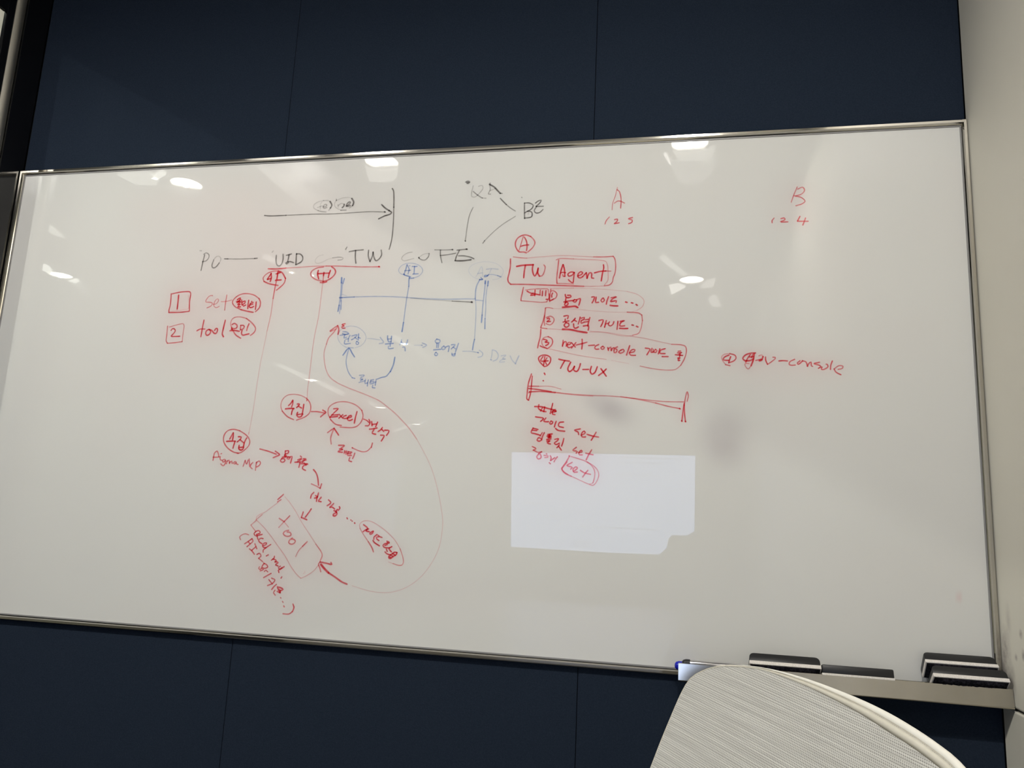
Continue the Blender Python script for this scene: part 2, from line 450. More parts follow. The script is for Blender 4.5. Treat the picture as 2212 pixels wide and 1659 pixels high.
# handwriting: [part name, ink, label, [[width mm, cover, x, z, x, z ... (0.1 mm, board corner origin)], ...]]
INK = [
["drawn_box","R","red ink box around the numeral 1",[[3.31,0.9,3908,6272,3917,6134,3918,6026,3904,5939,3910,5898],[3.29,0.9,3910,5894,4139,5896,4339,5914],[3.26,0.9,4350,5920,4328,6101,4329,6276,4300,6306,4227,6311,4084,6300,3934,6271],[2.32,0.3,3934,5911,4233,5948,4324,5974,4284,6236]]],
["handwritten_numeral","R","red numeral 1",[[4.07,1.0,4074,6242,4078,6131,4081,5963]]],
["handwritten_word","R","pale red word set",[[2.86,0.6,4807,6222,4743,6216,4677,6123,4680,6097,4774,6089,4822,6068,4798,6015,4717,5979],[2.66,0.55,4844,6048,4906,6060,4944,6120,4930,6153,4895,6144,4861,6081,4862,6014,4916,5981,4977,6006],[3.04,0.65,5109,6227,5100,6091,5099,5930],[2.66,0.55,5007,6099,5127,6104,5222,6129]]],
["drawn_circle","R","red oval beside the word set",[[3.73,0.85,5700,5880,5572,5904,5443,5935],[3.19,0.75,5443,5935,5293,6009,5244,6089,5288,6168,5406,6239,5545,6250,5688,6215,5793,6148],[3.55,0.8,5793,6148,5830,6068,5815,5964,5747,5893]]],
["handwritten_word","R","bold red word inside the oval",[[3.77,1.0,5341,6134,5401,6167,5393,6114,5342,6075],[3.2,1.0,5352,6101,5398,6127],[3.39,1.0,5325,6095,5424,6087,5390,6081,5374,6041],[3.39,1.0,5431,6126,5443,6073,5448,6027],[3.39,1.0,5360,6042,5412,6047,5384,6015,5366,5989,5426,5992],[3.38,1.0,5459,6086,5506,6106,5504,6059,5469,6040,5483,6004,5529,6026],[3.56,1.0,5581,6118,5577,6032,5580,5953],[3.18,1.0,5624,6051,5679,6077],[3.18,1.0,5614,6019,5678,6042],[3.56,1.0,5620,6051,5606,5992,5640,5972,5697,5994],[3.18,1.0,5641,6088,5649,6095],[3.55,1.0,5738,6083,5742,6017,5741,5938]]],
["drawn_box","R","thin red box around the numeral 2",[[2.89,0.75,3921,5624,3929,5438,3934,5325,3965,5286],[2.86,0.75,3965,5282,4122,5294,4277,5315],[2.66,0.6,4278,5311,4275,5489,4276,5635,4250,5668,4186,5662,3963,5604]]],
["handwritten_numeral","R","red numeral 2",[[3.45,0.9,4009,5537,4033,5570,4077,5567,4101,5530,4062,5464,4025,5422,4090,5417,4212,5421]]],
["handwritten_word","R","red word tool",[[3.61,0.9,4687,5738,4672,5566,4664,5409],[3.41,0.85,4563,5527,4630,5560,4729,5559],[3.77,0.9,4808,5552,4769,5526,4757,5474,4788,5437,4841,5460,4858,5519,4822,5552],[3.77,0.9,4822,5552,4881,5532,4931,5480,4974,5473,4999,5525,4990,5567,4961,5569,4938,5532],[3.95,0.95,5139,5728,5117,5564,5110,5453,5141,5407]]],
["drawn_circle","R","red oval beside the word tool",[[3.52,0.8,5503,5377,5390,5445,5308,5550],[2.99,0.6,5308,5550,5258,5668,5295,5766,5418,5795,5574,5763],[3.36,0.75,5574,5763,5711,5664,5789,5560,5766,5489,5697,5431]]],
["handwritten_word","R","red word inside the oval next to tool",[[3.55,0.85,5293,5644,5335,5667,5396,5630,5398,5588,5348,5562,5305,5572],[3.74,0.9,5289,5589,5292,5543],[3.74,0.9,5262,5524,5352,5530,5459,5512],[3.35,0.85,5473,5627,5476,5542],[3.35,0.85,5473,5627,5528,5627,5550,5598,5523,5555,5483,5542],[3.72,0.85,5642,5658,5622,5600,5609,5528],[3.72,0.9,5512,5529,5510,5464,5537,5438,5612,5451,5665,5463]]],
["handwritten_word","K","grey word PO",[[3.12,0.75,4532,7047,4512,6924,4493,6734],[2.93,0.6,4508,7061,4562,7090,4626,7044,4621,6976,4570,6923,4499,6911],[3.1,0.75,4740,6946,4715,6824,4743,6783,4802,6795,4864,6875],[2.7,0.4,4864,6875,4894,6956,4846,7011,4790,7006,4752,6966],[2.94,0.5,4418,7139,4452,7134]]],
["drawn_line","K","black dash after PO",[[2.89,0.8,4968,6957,5040,6954],[2.5,0.6,5040,6954,5325,6945,5607,6949],[3.05,0.85,5607,6949,5663,6953]]],
["handwritten_word","K","dark word UID",[[2.65,0.5,5961,7063,5983,7090],[3.21,0.8,6056,7000,6061,6887,6091,6806,6142,6785,6185,6830,6203,6923,6192,7017],[3.2,0.85,6264,6995,6365,7019],[3.19,0.85,6318,7007,6312,6934,6309,6867,6353,6869,6425,6845],[3.19,0.8,6309,6867,6267,6839,6287,6821,6321,6847],[3.37,0.9,6468,7023,6473,6903,6477,6804],[3.18,0.85,6475,7016,6544,7014,6603,6953,6599,6880,6536,6829,6477,6804]]],
["drawn_circle","R","red circle around the left AI",[[3.54,0.85,6156,6401,5973,6437,5856,6485],[3.01,0.7,5856,6485,5828,6552,5895,6637,6028,6685,6125,6688],[3.75,0.9,6125,6688,6211,6651,6293,6536],[3.35,0.8,6293,6536,6275,6445,6189,6354,6132,6309]]],
["handwritten_word","R","red letters AI",[[3.76,1.0,5988,6642,5920,6530],[3.75,1.0,5921,6524,5991,6542],[3.76,1.0,5984,6642,6001,6555,5984,6483],[3.75,1.0,6089,6631,6172,6655],[3.94,1.0,6124,6666,6116,6513],[3.74,1.0,6090,6503,6206,6509]]],
["drawn_circle","R","red circle around the letter H",[[3.3,0.7,7074,6463,6895,6512,6798,6599,6818,6673,6914,6728,7047,6747],[3.67,0.85,7208,6747,7281,6687,7294,6621,7241,6544,7140,6481,7061,6463],[3.67,0.85,7009,6444,7077,6440,7136,6455]]],
["handwritten_word","R","red letter H",[[3.87,1.0,6945,6681,6938,6616,6968,6517],[3.68,0.95,6938,6616,7059,6620,7166,6624],[3.85,1.0,7189,6673,7169,6598,7161,6535],[3.67,0.9,7064,6639,7061,6574]]],
["drawn_line","R","thin red line down from the left AI",[[3.18,0.8,6111,6481,6096,6353,6081,6145],[2.42,0.5,6081,6145,6069,5829,6028,5516],[2.02,0.32,6028,5516,5954,4763,5922,4067,5884,3595],[2.67,0.5,5883,3604,5878,3569]]],
["drawn_line","R","thin red line down from the letter H",[[2.75,0.7,7059,6608,7061,6490],[2.2,0.42,7061,6490,7055,6265,7041,5820,6993,5387,6976,4968,6967,4613,6959,4399,6966,4253],[2.64,0.8,6964,4228,6963,4202]]],
["drawn_arrow","K","long black arrow pointing right",[[3.09,0.85,5716,7818,5830,7803,6167,7804],[2.49,0.7,6167,7804,6722,7806,7133,7797,7538,7806,7873,7813,8180,7795],[3.67,0.9,8166,7801,8180,7792],[3.68,0.9,8101,7942,8173,7875,8257,7819],[3.66,0.9,8257,7819,8310,7777,8276,7745,8173,7716,8064,7664]]],
["drawn_line","K","black upright line right of the arrow",[[3.32,0.85,8286,8257,8312,8216,8331,8082,8344,7882],[2.93,0.8,8344,7882,8358,7617,8359,7354,8345,7197,8317,7058]]],
["drawn_circle","K","faint grey oval with fe in it",[[2.65,0.35,6915,8074,6807,8051,6724,7986,6730,7932,6825,7874],[3.02,0.5,6825,7874,6910,7850,6993,7840],[2.84,0.4,6915,8074,7012,8070,7055,8048],[3.96,0.85,7055,8048,7096,7971,7074,7918],[2.82,0.5,7074,7918,7044,7872]]],
["handwritten_word","K","faint grey letters fe",[[2.46,0.3,6890,8050,6864,8008,6866,7899],[2.65,0.4,6805,7936,6898,7966],[3.02,0.55,6927,7948,6981,7956,6993,7982,6957,7995,6920,7951,6937,7917,6998,7928]]],
["drawn_circle","K","faint grey oval with re in it",[[2.82,0.45,7173,8097,7179,8063],[2.45,0.35,7182,8076,7148,7996,7175,7928,7290,7863],[2.99,0.6,7290,7863,7398,7862],[2.45,0.3,7183,8063,7308,8111,7443,8113,7493,8090],[4.11,0.85,7493,8090,7536,8014,7519,7948],[2.98,0.5,7519,7948,7462,7903]]],
["handwritten_word","K","dark letters re",[[2.63,0.4,7218,7980,7230,7926],[2.63,0.4,7233,7963,7291,8001,7347,7979],[3.74,0.85,7347,7979,7340,7941,7312,7916],[3.55,0.75,7391,7939,7455,7984,7472,8017,7438,8022,7392,7962,7416,7937,7474,7950]]],
["handwritten_word","K","dark word TW",[[2.76,0.7,7479,7124,7456,7081],[3.12,0.8,7534,7034,7658,7053,7810,7062],[3.29,0.85,7658,7053,7663,6929,7687,6804],[3.27,0.8,7917,7053,7920,6935,7962,6830],[3.26,0.8,7962,6830,8000,6933,8009,7011],[3.26,0.8,8009,7011,8030,6919,8079,6843,8136,6875,8179,6955,8164,7046]]],
["drawn_line","K","faint grey swirl between UID and TW",[[2.04,0.3,7021,6985,6928,6961,6868,6890,6870,6841,6915,6819,7008,6840,7111,6890,7216,6920],[2.58,0.45,7216,6920,7349,6930,7424,6911,7407,6883,7321,6872]]],
["drawn_line","R","red underline below UID and TW",[[3.39,0.9,5915,6735,6089,6729,6281,6741],[2.62,0.55,6281,6741,6555,6752,6894,6764,7096,6763],[2.76,0.7,7096,6763,7365,6756,7766,6731,8154,6725],[3.96,0.9,8141,6727,8157,6722]]],
["handwritten_word","K","half wiped grey word QA",[[3.59,0.7,9705,8319,9746,8338,9783,8318,9746,8290,9719,8309,9769,8313],[2.5,0.42,9852,8241,9830,8124,9835,8036,9893,8019,9988,8103,10040,8189,10016,8241,9953,8225],[2.85,0.65,9858,8130,9948,8053,10036,7995],[2.48,0.5,10036,7995,10107,7988],[2.66,0.55,10169,8286,10165,8242,10176,8153,10146,8066,10188,8065],[3.9,0.9,10157,8257,10252,8197,10311,8132,10370,8071],[2.99,0.65,10370,8071,10406,8067],[2.3,0.4,10177,8131,10267,8167]]],
["drawn_line","K","grey line from QA to BE",[[2.99,0.8,10375,7973,10493,7848],[2.45,0.65,10493,7848,10580,7775,10666,7719]]],
["drawn_line","K","grey line from QA down to FE",[[2.48,0.6,9874,7818,9820,7686,9789,7498,9765,7174],[2.98,0.8,9762,7181,9770,7172]]],
["drawn_line","K","grey line from BE down to FE",[[2.25,0.55,10671,7618,10429,7461,10256,7309,10124,7170],[2.78,0.7,10124,7170,10095,7125]]],
["handwritten_word","K","dark word BE",[[2.95,0.8,10828,7863,10832,7719,10842,7568],[2.95,0.8,10826,7864,10909,7863,10986,7817,10968,7757,10888,7703],[3.11,0.85,10841,7676,10888,7706,10964,7686,10968,7600,10841,7576],[2.94,0.8,11026,7855,11079,7896,11129,7906,11114,7866,11042,7794],[2.93,0.8,11042,7790,11172,7789],[2.93,0.8,11049,7786,11011,7712,11043,7668,11109,7673,11168,7728],[2.61,0.8,10769,7977,10775,7971],[1.9,0.4,10910,7681,10904,7645]]],
["drawn_line","K","faint grey swirl before FE",[[2.32,0.4,8769,6992,8683,6980,8599,6924,8575,6867,8621,6829,8707,6842,8807,6868],[3.2,0.85,8899,6885,8910,6876],[2.84,0.65,8910,6873,8953,6843,9025,6834,9086,6897,9096,6955],[2.3,0.4,9096,6955,9046,6956,8975,6936,8906,6887]]],
["handwritten_word","K","dark word FE",[[2.48,0.65,9199,7024,9371,7017,9534,7018],[3.51,0.9,9530,7021,9541,7015],[2.82,0.75,9307,7014,9314,6906,9351,6776],[2.64,0.7,9313,6913,9448,6924,9602,6949],[2.8,0.8,9620,7005,9711,7013,9803,7019],[3.67,0.9,9795,7022,9810,7016],[2.98,0.8,9663,6997,9620,6898,9597,6813],[3.67,0.95,9597,6806,9738,6802,9892,6817],[2.97,0.75,9655,6897,9761,6894,9889,6863,9947,6833]]],
["drawn_circle","B","blue oval around AI",[[3.01,0.8,8775,6516,8656,6554],[2.31,0.5,8656,6554,8566,6592,8533,6651,8585,6736,8698,6777,8843,6766,8963,6699,8997,6626,8945,6541,8834,6494],[2.82,0.8,8834,6494,8755,6488]]],
["handwritten_word","B","blue letters AI",[[2.84,0.75,8641,6569,8670,6662,8685,6748],[2.85,0.75,8692,6748,8735,6661,8720,6575],[2.66,0.7,8650,6638,8765,6643],[2.84,0.8,8789,6714,8883,6715],[2.84,0.75,8835,6716,8835,6580],[2.83,0.8,8814,6570,8914,6574],[2.66,0.7,8739,6731,8745,6727],[3.19,0.9,8638,6572,8648,6565]]],
["drawn_circle","B","very faint blue oval around the wiped AI",[[1.89,0.25,10109,6430,9991,6471,9911,6525,9860,6618,9913,6709,10065,6764,10245,6766,10402,6710,10496,6604,10487,6526,10415,6450,10314,6433]]],
["handwritten_word","B","very faint wiped blue letters AI",[[2.24,0.3,10003,6497,10038,6562,10095,6685,10113,6639,10125,6495],[2.24,0.38,10032,6553,10115,6564],[2.58,0.4,10188,6630,10278,6641,10406,6626],[2.23,0.35,10278,6635,10244,6544],[2.91,0.8,10220,6512,10169,6517,10157,6494,10208,6500,10232,6529],[2.23,0.55,10232,6529,10309,6530,10399,6509],[2.56,0.75,10399,6509,10464,6482]]],
["drawn_line","B","blue line with an arrow tip below the wiped AI",[[2.85,0.85,10016,5151,10028,5265,10043,5341],[2.19,0.5,10043,5341,10044,5658,10036,5914,10013,6095],[2.73,0.7,10013,6095,10014,6263,10031,6341,10077,6437],[3.43,0.9,10077,6441,10128,6443],[2.58,0.8,10094,6480,10125,6445]]],
["drawn_line","B","pair of long blue upright bars",[[3.77,0.85,10181,6416,10180,6364],[2.74,0.6,10181,6403,10176,6273,10166,6093,10157,5913,10155,5785],[3.04,0.85,10155,5785,10150,5651],[3.59,0.85,10232,6408,10228,6324],[2.39,0.55,10228,6324,10215,6260,10207,6092,10214,5912,10212,5721],[2.53,0.8,10212,5721,10219,5532]]],
["handwritten_word","B","faint blue word DEV",[[2.16,0.4,10375,5151,10368,5051,10353,4976],[2.49,0.6,10353,4976,10372,4970],[2.48,0.5,10398,4951,10465,4983,10486,5058,10432,5136,10375,5151],[2.31,0.42,10536,5045,10623,5058,10564,4995,10626,4989,10552,4977,10511,4933,10604,4940],[2.31,0.45,10698,5045,10739,4965,10804,4903],[2.62,0.55,10797,4903,10825,4977,10853,5046]]],
["drawn_line","B","thick doubled blue bar at the left",[[4.37,0.9,7429,6527,7433,6432],[3.27,0.6,7433,6432,7437,6359,7435,6141,7426,5997],[3.42,0.85,7426,5997,7414,5882],[3.09,0.8,7483,6511,7465,6417],[2.72,0.5,7459,6417,7455,6243,7452,6069],[2.52,0.5,7448,5997,7448,5839],[2.71,0.7,7461,6098,7470,5917]]],
["drawn_line","B","long blue grey line between the bars",[[3.43,0.85,7420,6145,7465,6141],[3.07,0.8,7472,6144,7709,6152],[2.69,0.55,7709,6152,8149,6157,8586,6139,9019,6105,9445,6085,9864,6086,10017,6080],[2.39,0.55,10018,6063,10157,6047],[2.35,0.4,7466,6206,7558,6176]]],
["drawn_line","K","thin black line ending in a dot",[[2.28,0.35,8804,6115,9163,6082,9588,6048],[2.24,0.8,9588,6048,9958,6025],[4.27,1.0,9948,6028,9960,6020]]],
["drawn_line","B","blue line down from AI",[[2.83,0.85,8753,6511,8747,6494,8752,6336],[2.47,0.65,8752,6336,8731,6123,8714,5882,8702,5657],[3.31,0.9,8702,5657,8686,5489]]],
["drawn_circle","B","faint blue grey oval",[[2.64,0.6,7779,5189,7691,5194],[2.12,0.38,7691,5194,7632,5204,7514,5282,7455,5396,7486,5509,7597,5580,7728,5600,7879,5550,7991,5436,8006,5352,7935,5239,7808,5190]]],
["handwritten_word","B","blue word in the oval",[[2.85,0.7,7546,5495,7621,5487,7664,5463,7610,5441,7542,5459],[2.67,0.7,7497,5424,7581,5438,7668,5452],[2.84,0.75,7589,5431,7579,5374,7630,5388],[3.01,0.75,7693,5423,7668,5367,7669,5310],[2.66,0.7,7618,5353,7669,5360],[2.84,0.75,7602,5332,7599,5268,7713,5273],[2.83,0.75,7730,5413,7831,5434,7785,5373,7729,5341],[2.65,0.7,7791,5387,7838,5352],[3.0,0.75,7859,5451,7861,5335],[2.65,0.75,7857,5387,7898,5369],[2.82,0.75,7830,5307,7823,5268,7858,5253,7876,5284,7838,5313]]],
["drawn_arrow","B","pale blue arrow after the oval",[[2.11,0.4,8041,5363,8143,5358,8275,5337],[2.62,0.6,8278,5386,8351,5288,8273,5270]]],
["handwritten_word","B","blue word behind the light reflection",[[2.97,0.8,8420,5413,8425,5350,8450,5301,8493,5301],[2.96,0.8,8495,5406,8494,5294],[2.61,0.75,8429,5350,8493,5361],[2.96,0.8,8389,5260,8538,5273],[2.78,0.8,8482,5266,8483,5218],[2.78,0.75,8450,5218,8453,5176,8545,5183],[2.6,0.65,8690,5336,8680,5280,8662,5245],[2.6,0.65,8686,5301,8724,5266],[2.76,0.7,8804,5335,8789,5252],[2.59,0.6,8738,5266,8788,5263],[2.76,0.75,8722,5203,8760,5203,8774,5134]]],
["drawn_arrow","B","pale blue arrow in the middle of the row",[[2.06,0.4,8939,5238,9080,5238],[2.91,0.6,9076,5240,9085,5233],[2.57,0.6,9084,5279,9171,5237,9097,5199]]],
["handwritten_word","B","blue three syllable word",[[2.73,0.75,9346,5350,9410,5327,9406,5289,9344,5279,9320,5317,9353,5350],[2.73,0.75,9358,5272,9356,5196],[2.72,0.75,9389,5272,9384,5196],[2.89,0.8,9303,5151,9366,5157,9435,5162],[2.72,0.75,9348,5107,9323,5072,9359,5045,9385,5079,9348,5107],[2.72,0.7,9487,5223,9447,5189,9470,5155,9520,5182,9487,5223],[2.71,0.75,9519,5203,9584,5223,9584,5182,9574,5121],[2.71,0.75,9624,5244,9693,5248,9655,5196,9626,5168],[2.54,0.7,9661,5203,9705,5171],[2.7,0.75,9754,5271,9708,5121],[2.7,0.75,9641,5093,9650,5052,9699,5046,9705,5100],[2.53,0.75,9649,5073,9703,5080]]],
["drawn_arrow","B","grey blue arrow before DEV",[[2.19,0.45,9838,5127,9989,5125,10120,5103],[2.84,0.75,10113,5106,10127,5099],[2.34,0.5,10138,5148,10207,5087,10188,5035,10121,5019]]],
["drawn_arrow","B","blue curved arrow pointing up",[[2.78,0.8,7858,4625,7807,4636],[2.61,0.65,7807,4636,7725,4736,7668,4889,7663,5015,7693,5176],[3.17,0.85,7587,5054,7692,5183,7767,5085,7816,5022]]],
["drawn_line","B","blue curved tail",[[3.28,0.85,8587,5016,8569,4878,8522,4754],[2.75,0.8,8522,4754,8444,4664,8374,4650,8284,4615]]],
["handwritten_word","B","blue word under the curved arrow",[[2.61,0.65,7940,4681,8038,4686,8007,4654],[2.78,0.7,7986,4654,7961,4612,8018,4613,7970,4585],[2.6,0.65,7944,4550,8057,4585],[2.77,0.7,8061,4613,8061,4530,8108,4545],[2.77,0.75,8120,4600,8110,4551,8108,4487],[2.59,0.7,8164,4593,8220,4607],[2.59,0.7,8155,4561,8223,4573],[2.76,0.7,8167,4593,8155,4528,8228,4543],[2.76,0.75,8266,4615,8260,4553,8257,4502],[2.58,0.7,8224,4557,8266,4564],[2.75,0.75,8211,4501,8203,4460,8258,4453]]],
["drawn_arrow","R","pale red curved arrow sweeping up to the blue oval",[[3.76,0.7,7295,5509,7378,5573,7434,5608],[3.04,0.6,7304,5499,7411,5544],[4.11,0.8,7434,5608,7462,5544,7457,5447],[3.04,0.6,7423,5573,7371,5487,7278,5374,7245,5260],[2.5,0.48,7245,5260,7215,5104,7239,4935,7292,4767,7378,4642,7519,4545,7730,4457,7939,4384,8146,4310,8353,4224,8503,4125,8682,3993,8833,3854,8953,3737,9104,3554],[1.82,0.3,9104,3554,9289,3270,9414,3039,9560,2631,9635,2341,9669,2134,9613,1674,9388,1277,9118,1051,8798,938,8466,940,8125,1010]]],
["handwritten_word","R","small red letter beside the arrow tip",[[3.21,0.85,7579,5643,7514,5629,7560,5603],[3.21,0.85,7560,5603,7518,5586,7527,5565,7584,5560]]],
["drawn_arrow","R","bold red arrow pointing at the tool box",[[4.03,0.85,8030,1032,7936,1062,7822,1125,7675,1201],[5.3,0.95,7675,1201,7591,1267,7522,1334],[3.6,0.85,7705,1375,7724,1345,7613,1360,7503,1373],[3.29,0.7,7503,1373,7475,1339,7504,1277,7531,1210]]],
["drawn_box","R","pale red tilted box around tool",[[2.22,0.42,6603,2363,6467,2261,6377,2191,6254,2127,6209,2088,6209,2044],[2.23,0.45,6210,2040,6367,1919,6528,1765,6678,1606,6832,1440,6980,1248,7103,1126,7171,1081],[2.14,0.45,7171,1081,7246,1113,7393,1214,7477,1318],[2.05,0.4,6721,2466,6829,2364,6958,2215,7088,2038,7251,1843,7395,1670],[2.82,0.65,7395,1670,7510,1540,7531,1484,7501,1390],[3.25,0.85,6688,2507,6589,2414],[2.57,0.75,6654,2414,6586,2370],[2.23,0.6,6318,2137,6209,2044],[2.4,0.6,6211,2029,6119,1944],[2.4,0.6,6119,1944,6129,1930,6222,1839],[1.98,0.3,7229,1205,7240,1177,7210,1161]]],
["handwritten_word","R","red word tool in the tilted box",[[3.23,0.7,6652,2085,6752,2031],[2.54,0.45,6752,2031,6845,1940],[3.05,0.75,6850,2138,6759,2039],[2.71,0.6,6759,2039,6660,1925],[3.37,0.7,6856,1885,6786,1865,6758,1824,6803,1786,6862,1781,6908,1805,6892,1848,6832,1852],[3.36,0.7,6942,1756,6897,1725,6878,1676,6921,1649,6980,1664,7003,1708,6963,1735,6920,1736],[3.33,0.75,7226,1705,7147,1622],[2.66,0.55,7147,1622,7083,1547,7035,1441]]],
["handwritten_word","R","red words along the edge of the tilted box",[[3.24,0.85,6257,1788,6313,1816,6284,1851,6223,1833,6194,1790,6238,1758,6293,1774,6354,1790],[3.24,0.85,6246,1787,6261,1752,6278,1702],[3.22,0.85,6379,1717,6333,1722,6297,1688,6318,1653,6367,1628],[3.22,0.85,6393,1595,6447,1618,6455,1644,6413,1642,6380,1605,6402,1568,6448,1561],[3.21,0.85,6537,1623,6453,1563,6402,1515,6406,1484],[3.37,0.85,6512,1444,6475,1422],[3.19,0.85,6632,1425,6622,1384,6580,1355],[3.19,0.85,6604,1378,6680,1352,6649,1328],[3.18,0.85,6654,1331,6717,1322,6665,1279,6718,1262],[3.17,0.85,6762,1261,6726,1232,6762,1211,6795,1240],[3.5,0.85,6835,1258,6773,1212,6731,1189,6746,1153],[3.32,0.85,6810,1081,6797,1060]]],
["handwritten_word","R","red bracketed words below the tilted box",[[2.74,0.65,6093,1770,6028,1785,5962,1764,5921,1721,5944,1676],[3.24,0.8,6164,1707,6101,1658,6032,1611],[3.07,0.8,6166,1704,6189,1667,6140,1613,6083,1563],[3.07,0.8,6102,1645,6138,1616],[3.23,0.8,6231,1618,6280,1537],[3.22,0.8,6257,1573,6187,1507],[3.23,0.8,6137,1527,6189,1494,6243,1438],[3.21,0.8,6292,1438,6340,1461,6374,1412,6333,1374],[2.87,0.7,6333,1374,6406,1329],[2.52,0.5,6406,1327,6462,1290],[3.19,0.8,6445,1289,6485,1281,6524,1238,6471,1208,6412,1229,6445,1289],[2.86,0.75,6367,1229,6353,1203,6389,1183,6405,1211],[2.85,0.75,6409,1207,6450,1189,6386,1160],[2.85,0.75,6466,1154,6497,1179,6534,1151],[3.17,0.8,6601,1129,6540,1095,6466,1049],[3.0,0.8,6571,1020,6615,978,6646,950],[3.0,0.8,6618,1050,6685,1024,6650,965,6554,919],[3.15,0.8,6722,949,6673,902,6643,858],[3.65,0.85,6745,908,6796,901,6857,873,6813,850,6753,886],[3.31,0.85,6768,857,6819,811,6748,832],[3.3,0.85,6813,850,6800,812],[2.98,0.75,6707,849,6682,803,6720,765],[2.97,0.75,6823,732,6833,723],[2.96,0.75,6868,671,6881,655],[3.45,0.8,6899,597,6911,582],[3.44,0.85,7068,639,7093,582,7070,512],[3.1,0.75,7070,512,7009,469,6899,466]]],
["drawn_circle","R","red circle around the capital A",[[3.23,0.85,10903,6922,10847,6940,10774,6942,10710,7025,10694,7101,10726,7195,10809,7249,10888,7256,10968,7225],[3.08,0.75,10968,7225,11032,7154,11049,7097,11013,7017,10926,6934]]],
["handwritten_word","R","circled red capital A",[[2.57,0.7,10834,7235,10803,7110,10767,6973],[3.25,0.9,10853,7216,10893,7145,10909,7045,10904,6963],[3.25,0.9,10794,7045,10866,7065,10939,7069]]],
["drawn_box","R","large red box around TW and Agent",[[3.25,0.9,10620,6814,10623,6664,10605,6540,10589,6441,10607,6379,10645,6344],[3.05,0.85,10645,6344,10934,6336,11293,6317,11649,6299,11942,6284],[2.13,0.45,11942,6284,12116,6281,12289,6283],[2.56,0.65,10669,6851,10792,6832,10913,6822],[2.04,0.42,10913,6822,11153,6838,11452,6853,11748,6842,12101,6814],[2.65,0.75,12101,6814,12276,6810,12438,6818],[2.79,0.75,12438,6818,12468,6768,12486,6622,12474,6501,12447,6429,12437,6357,12392,6304,12301,6285]]],
["handwritten_word","R","bold red word TW",[[4.08,1.0,10738,6672,10846,6690,11039,6696],[3.73,0.95,10895,6689,10881,6584,10875,6458],[3.72,0.95,11033,6698,11024,6618,11047,6519,11072,6487,11106,6542,11126,6628],[3.7,0.95,11126,6628,11124,6542,11156,6482],[3.02,0.7,11156,6482,11203,6491,11242,6576,11250,6662,11225,6688]]],
["drawn_box","R","red box around the word Agent",[[2.85,0.8,11488,6774,11478,6620,11465,6424,11473,6345],[2.49,0.6,11473,6345,11588,6339,11765,6327],[2.51,0.6,11443,6775,11501,6798,11750,6786],[2.17,0.5,11750,6786,11986,6770,12219,6750,12313,6723,12343,6662,12359,6504,12356,6383,12300,6300]]],
["handwritten_word","R","bold red word Agent",[[3.5,1.0,11564,6686,11533,6570,11512,6442],[3.5,1.0,11570,6686,11598,6581,11605,6470],[3.0,0.9,11528,6533,11564,6545,11617,6538],[2.82,0.8,11605,6470,11578,6473,11565,6502],[3.31,0.95,11770,6540,11711,6548,11659,6512,11672,6475,11736,6492,11768,6534],[3.31,0.95,11770,6534,11762,6431,11752,6352,11717,6365,11671,6408],[3.3,0.95,11831,6472,11888,6495,11917,6525,11887,6550,11841,6514,11837,6454,11879,6435,11919,6458],[3.3,0.95,11919,6458,11947,6494,11981,6530],[3.3,0.95,11981,6530,11996,6426],[3.29,0.95,11996,6426,12034,6523,12072,6522,12077,6431,12112,6426],[3.45,1.0,12274,6666,12281,6615,12260,6506,12243,6375],[3.45,1.0,12123,6524,12225,6549,12317,6553],[2.62,0.7,12317,6553,12404,6549]]],
["drawn_box","R","small red box under TW",[[3.03,0.85,10877,6282,10863,6190,10844,6080,10845,6043],[2.51,0.65,10846,6039,11008,6023,11235,6004,11305,6013],[2.52,0.6,10915,6232,11058,6248,11237,6251,11314,6244,11328,6182,11351,6048],[2.48,0.6,11305,6013,11338,6085]]],
["handwritten_word","R","crossed out red word in the small box",[[3.35,0.95,10946,6213,11001,6181,11049,6169,11182,6138],[3.18,0.95,11089,6229,11087,6180,11087,6125],[3.17,0.9,11055,6175,11009,6132,11086,6144],[3.0,0.9,11179,6203,11179,6154],[3.17,0.95,11221,6209,11220,6123],[3.16,0.9,11283,6220,11277,6122],[2.84,0.85,11178,6219,11185,6224],[3.32,1.0,11292,6059,11321,6056]]],
["drawn_circle","R","red circled numeral 1",[[2.82,0.8,11369,6206,11416,6212,11477,6156,11462,6083,11393,6045,11358,6036],[2.66,0.75,11368,6243,11357,6133,11355,6014],[3.15,0.95,11402,6169,11386,6127,11391,6096],[2.82,0.8,11341,6158,11358,6024,11421,6066]]],
["drawn_box","R","faint red outline around the first list entry",[[1.99,0.42,11362,6243,11474,6251,11767,6254],[1.81,0.28,11767,6254,12117,6236,12463,6207,12692,6179],[1.93,0.42,12692,6179,12863,6123,12966,6038,12981,5979,12946,5897,12868,5844],[1.75,0.25,12868,5844,12778,5816]]],
["handwritten_word","R","red word in the first list entry",[[3.46,1.0,11625,6141,11638,6093,11679,6080,11726,6098,11713,6126,11666,6126],[3.29,1.0,11639,6075,11634,6026],[3.29,1.0,11606,6006,11681,6022,11775,6033],[3.45,1.0,11641,5999,11619,5960,11643,5938,11683,5971,11659,6002,11635,5996],[3.28,0.95,11786,6045,11766,6013,11805,6004,11833,6036,11792,6045],[3.44,0.95,11827,6042,11890,6063,11886,6017,11868,5945]]],
["drawn_line","R","thick red underline in the first list entry",[[4.44,1.0,11586,5910,11720,5920,11813,5925,11849,5903]]],
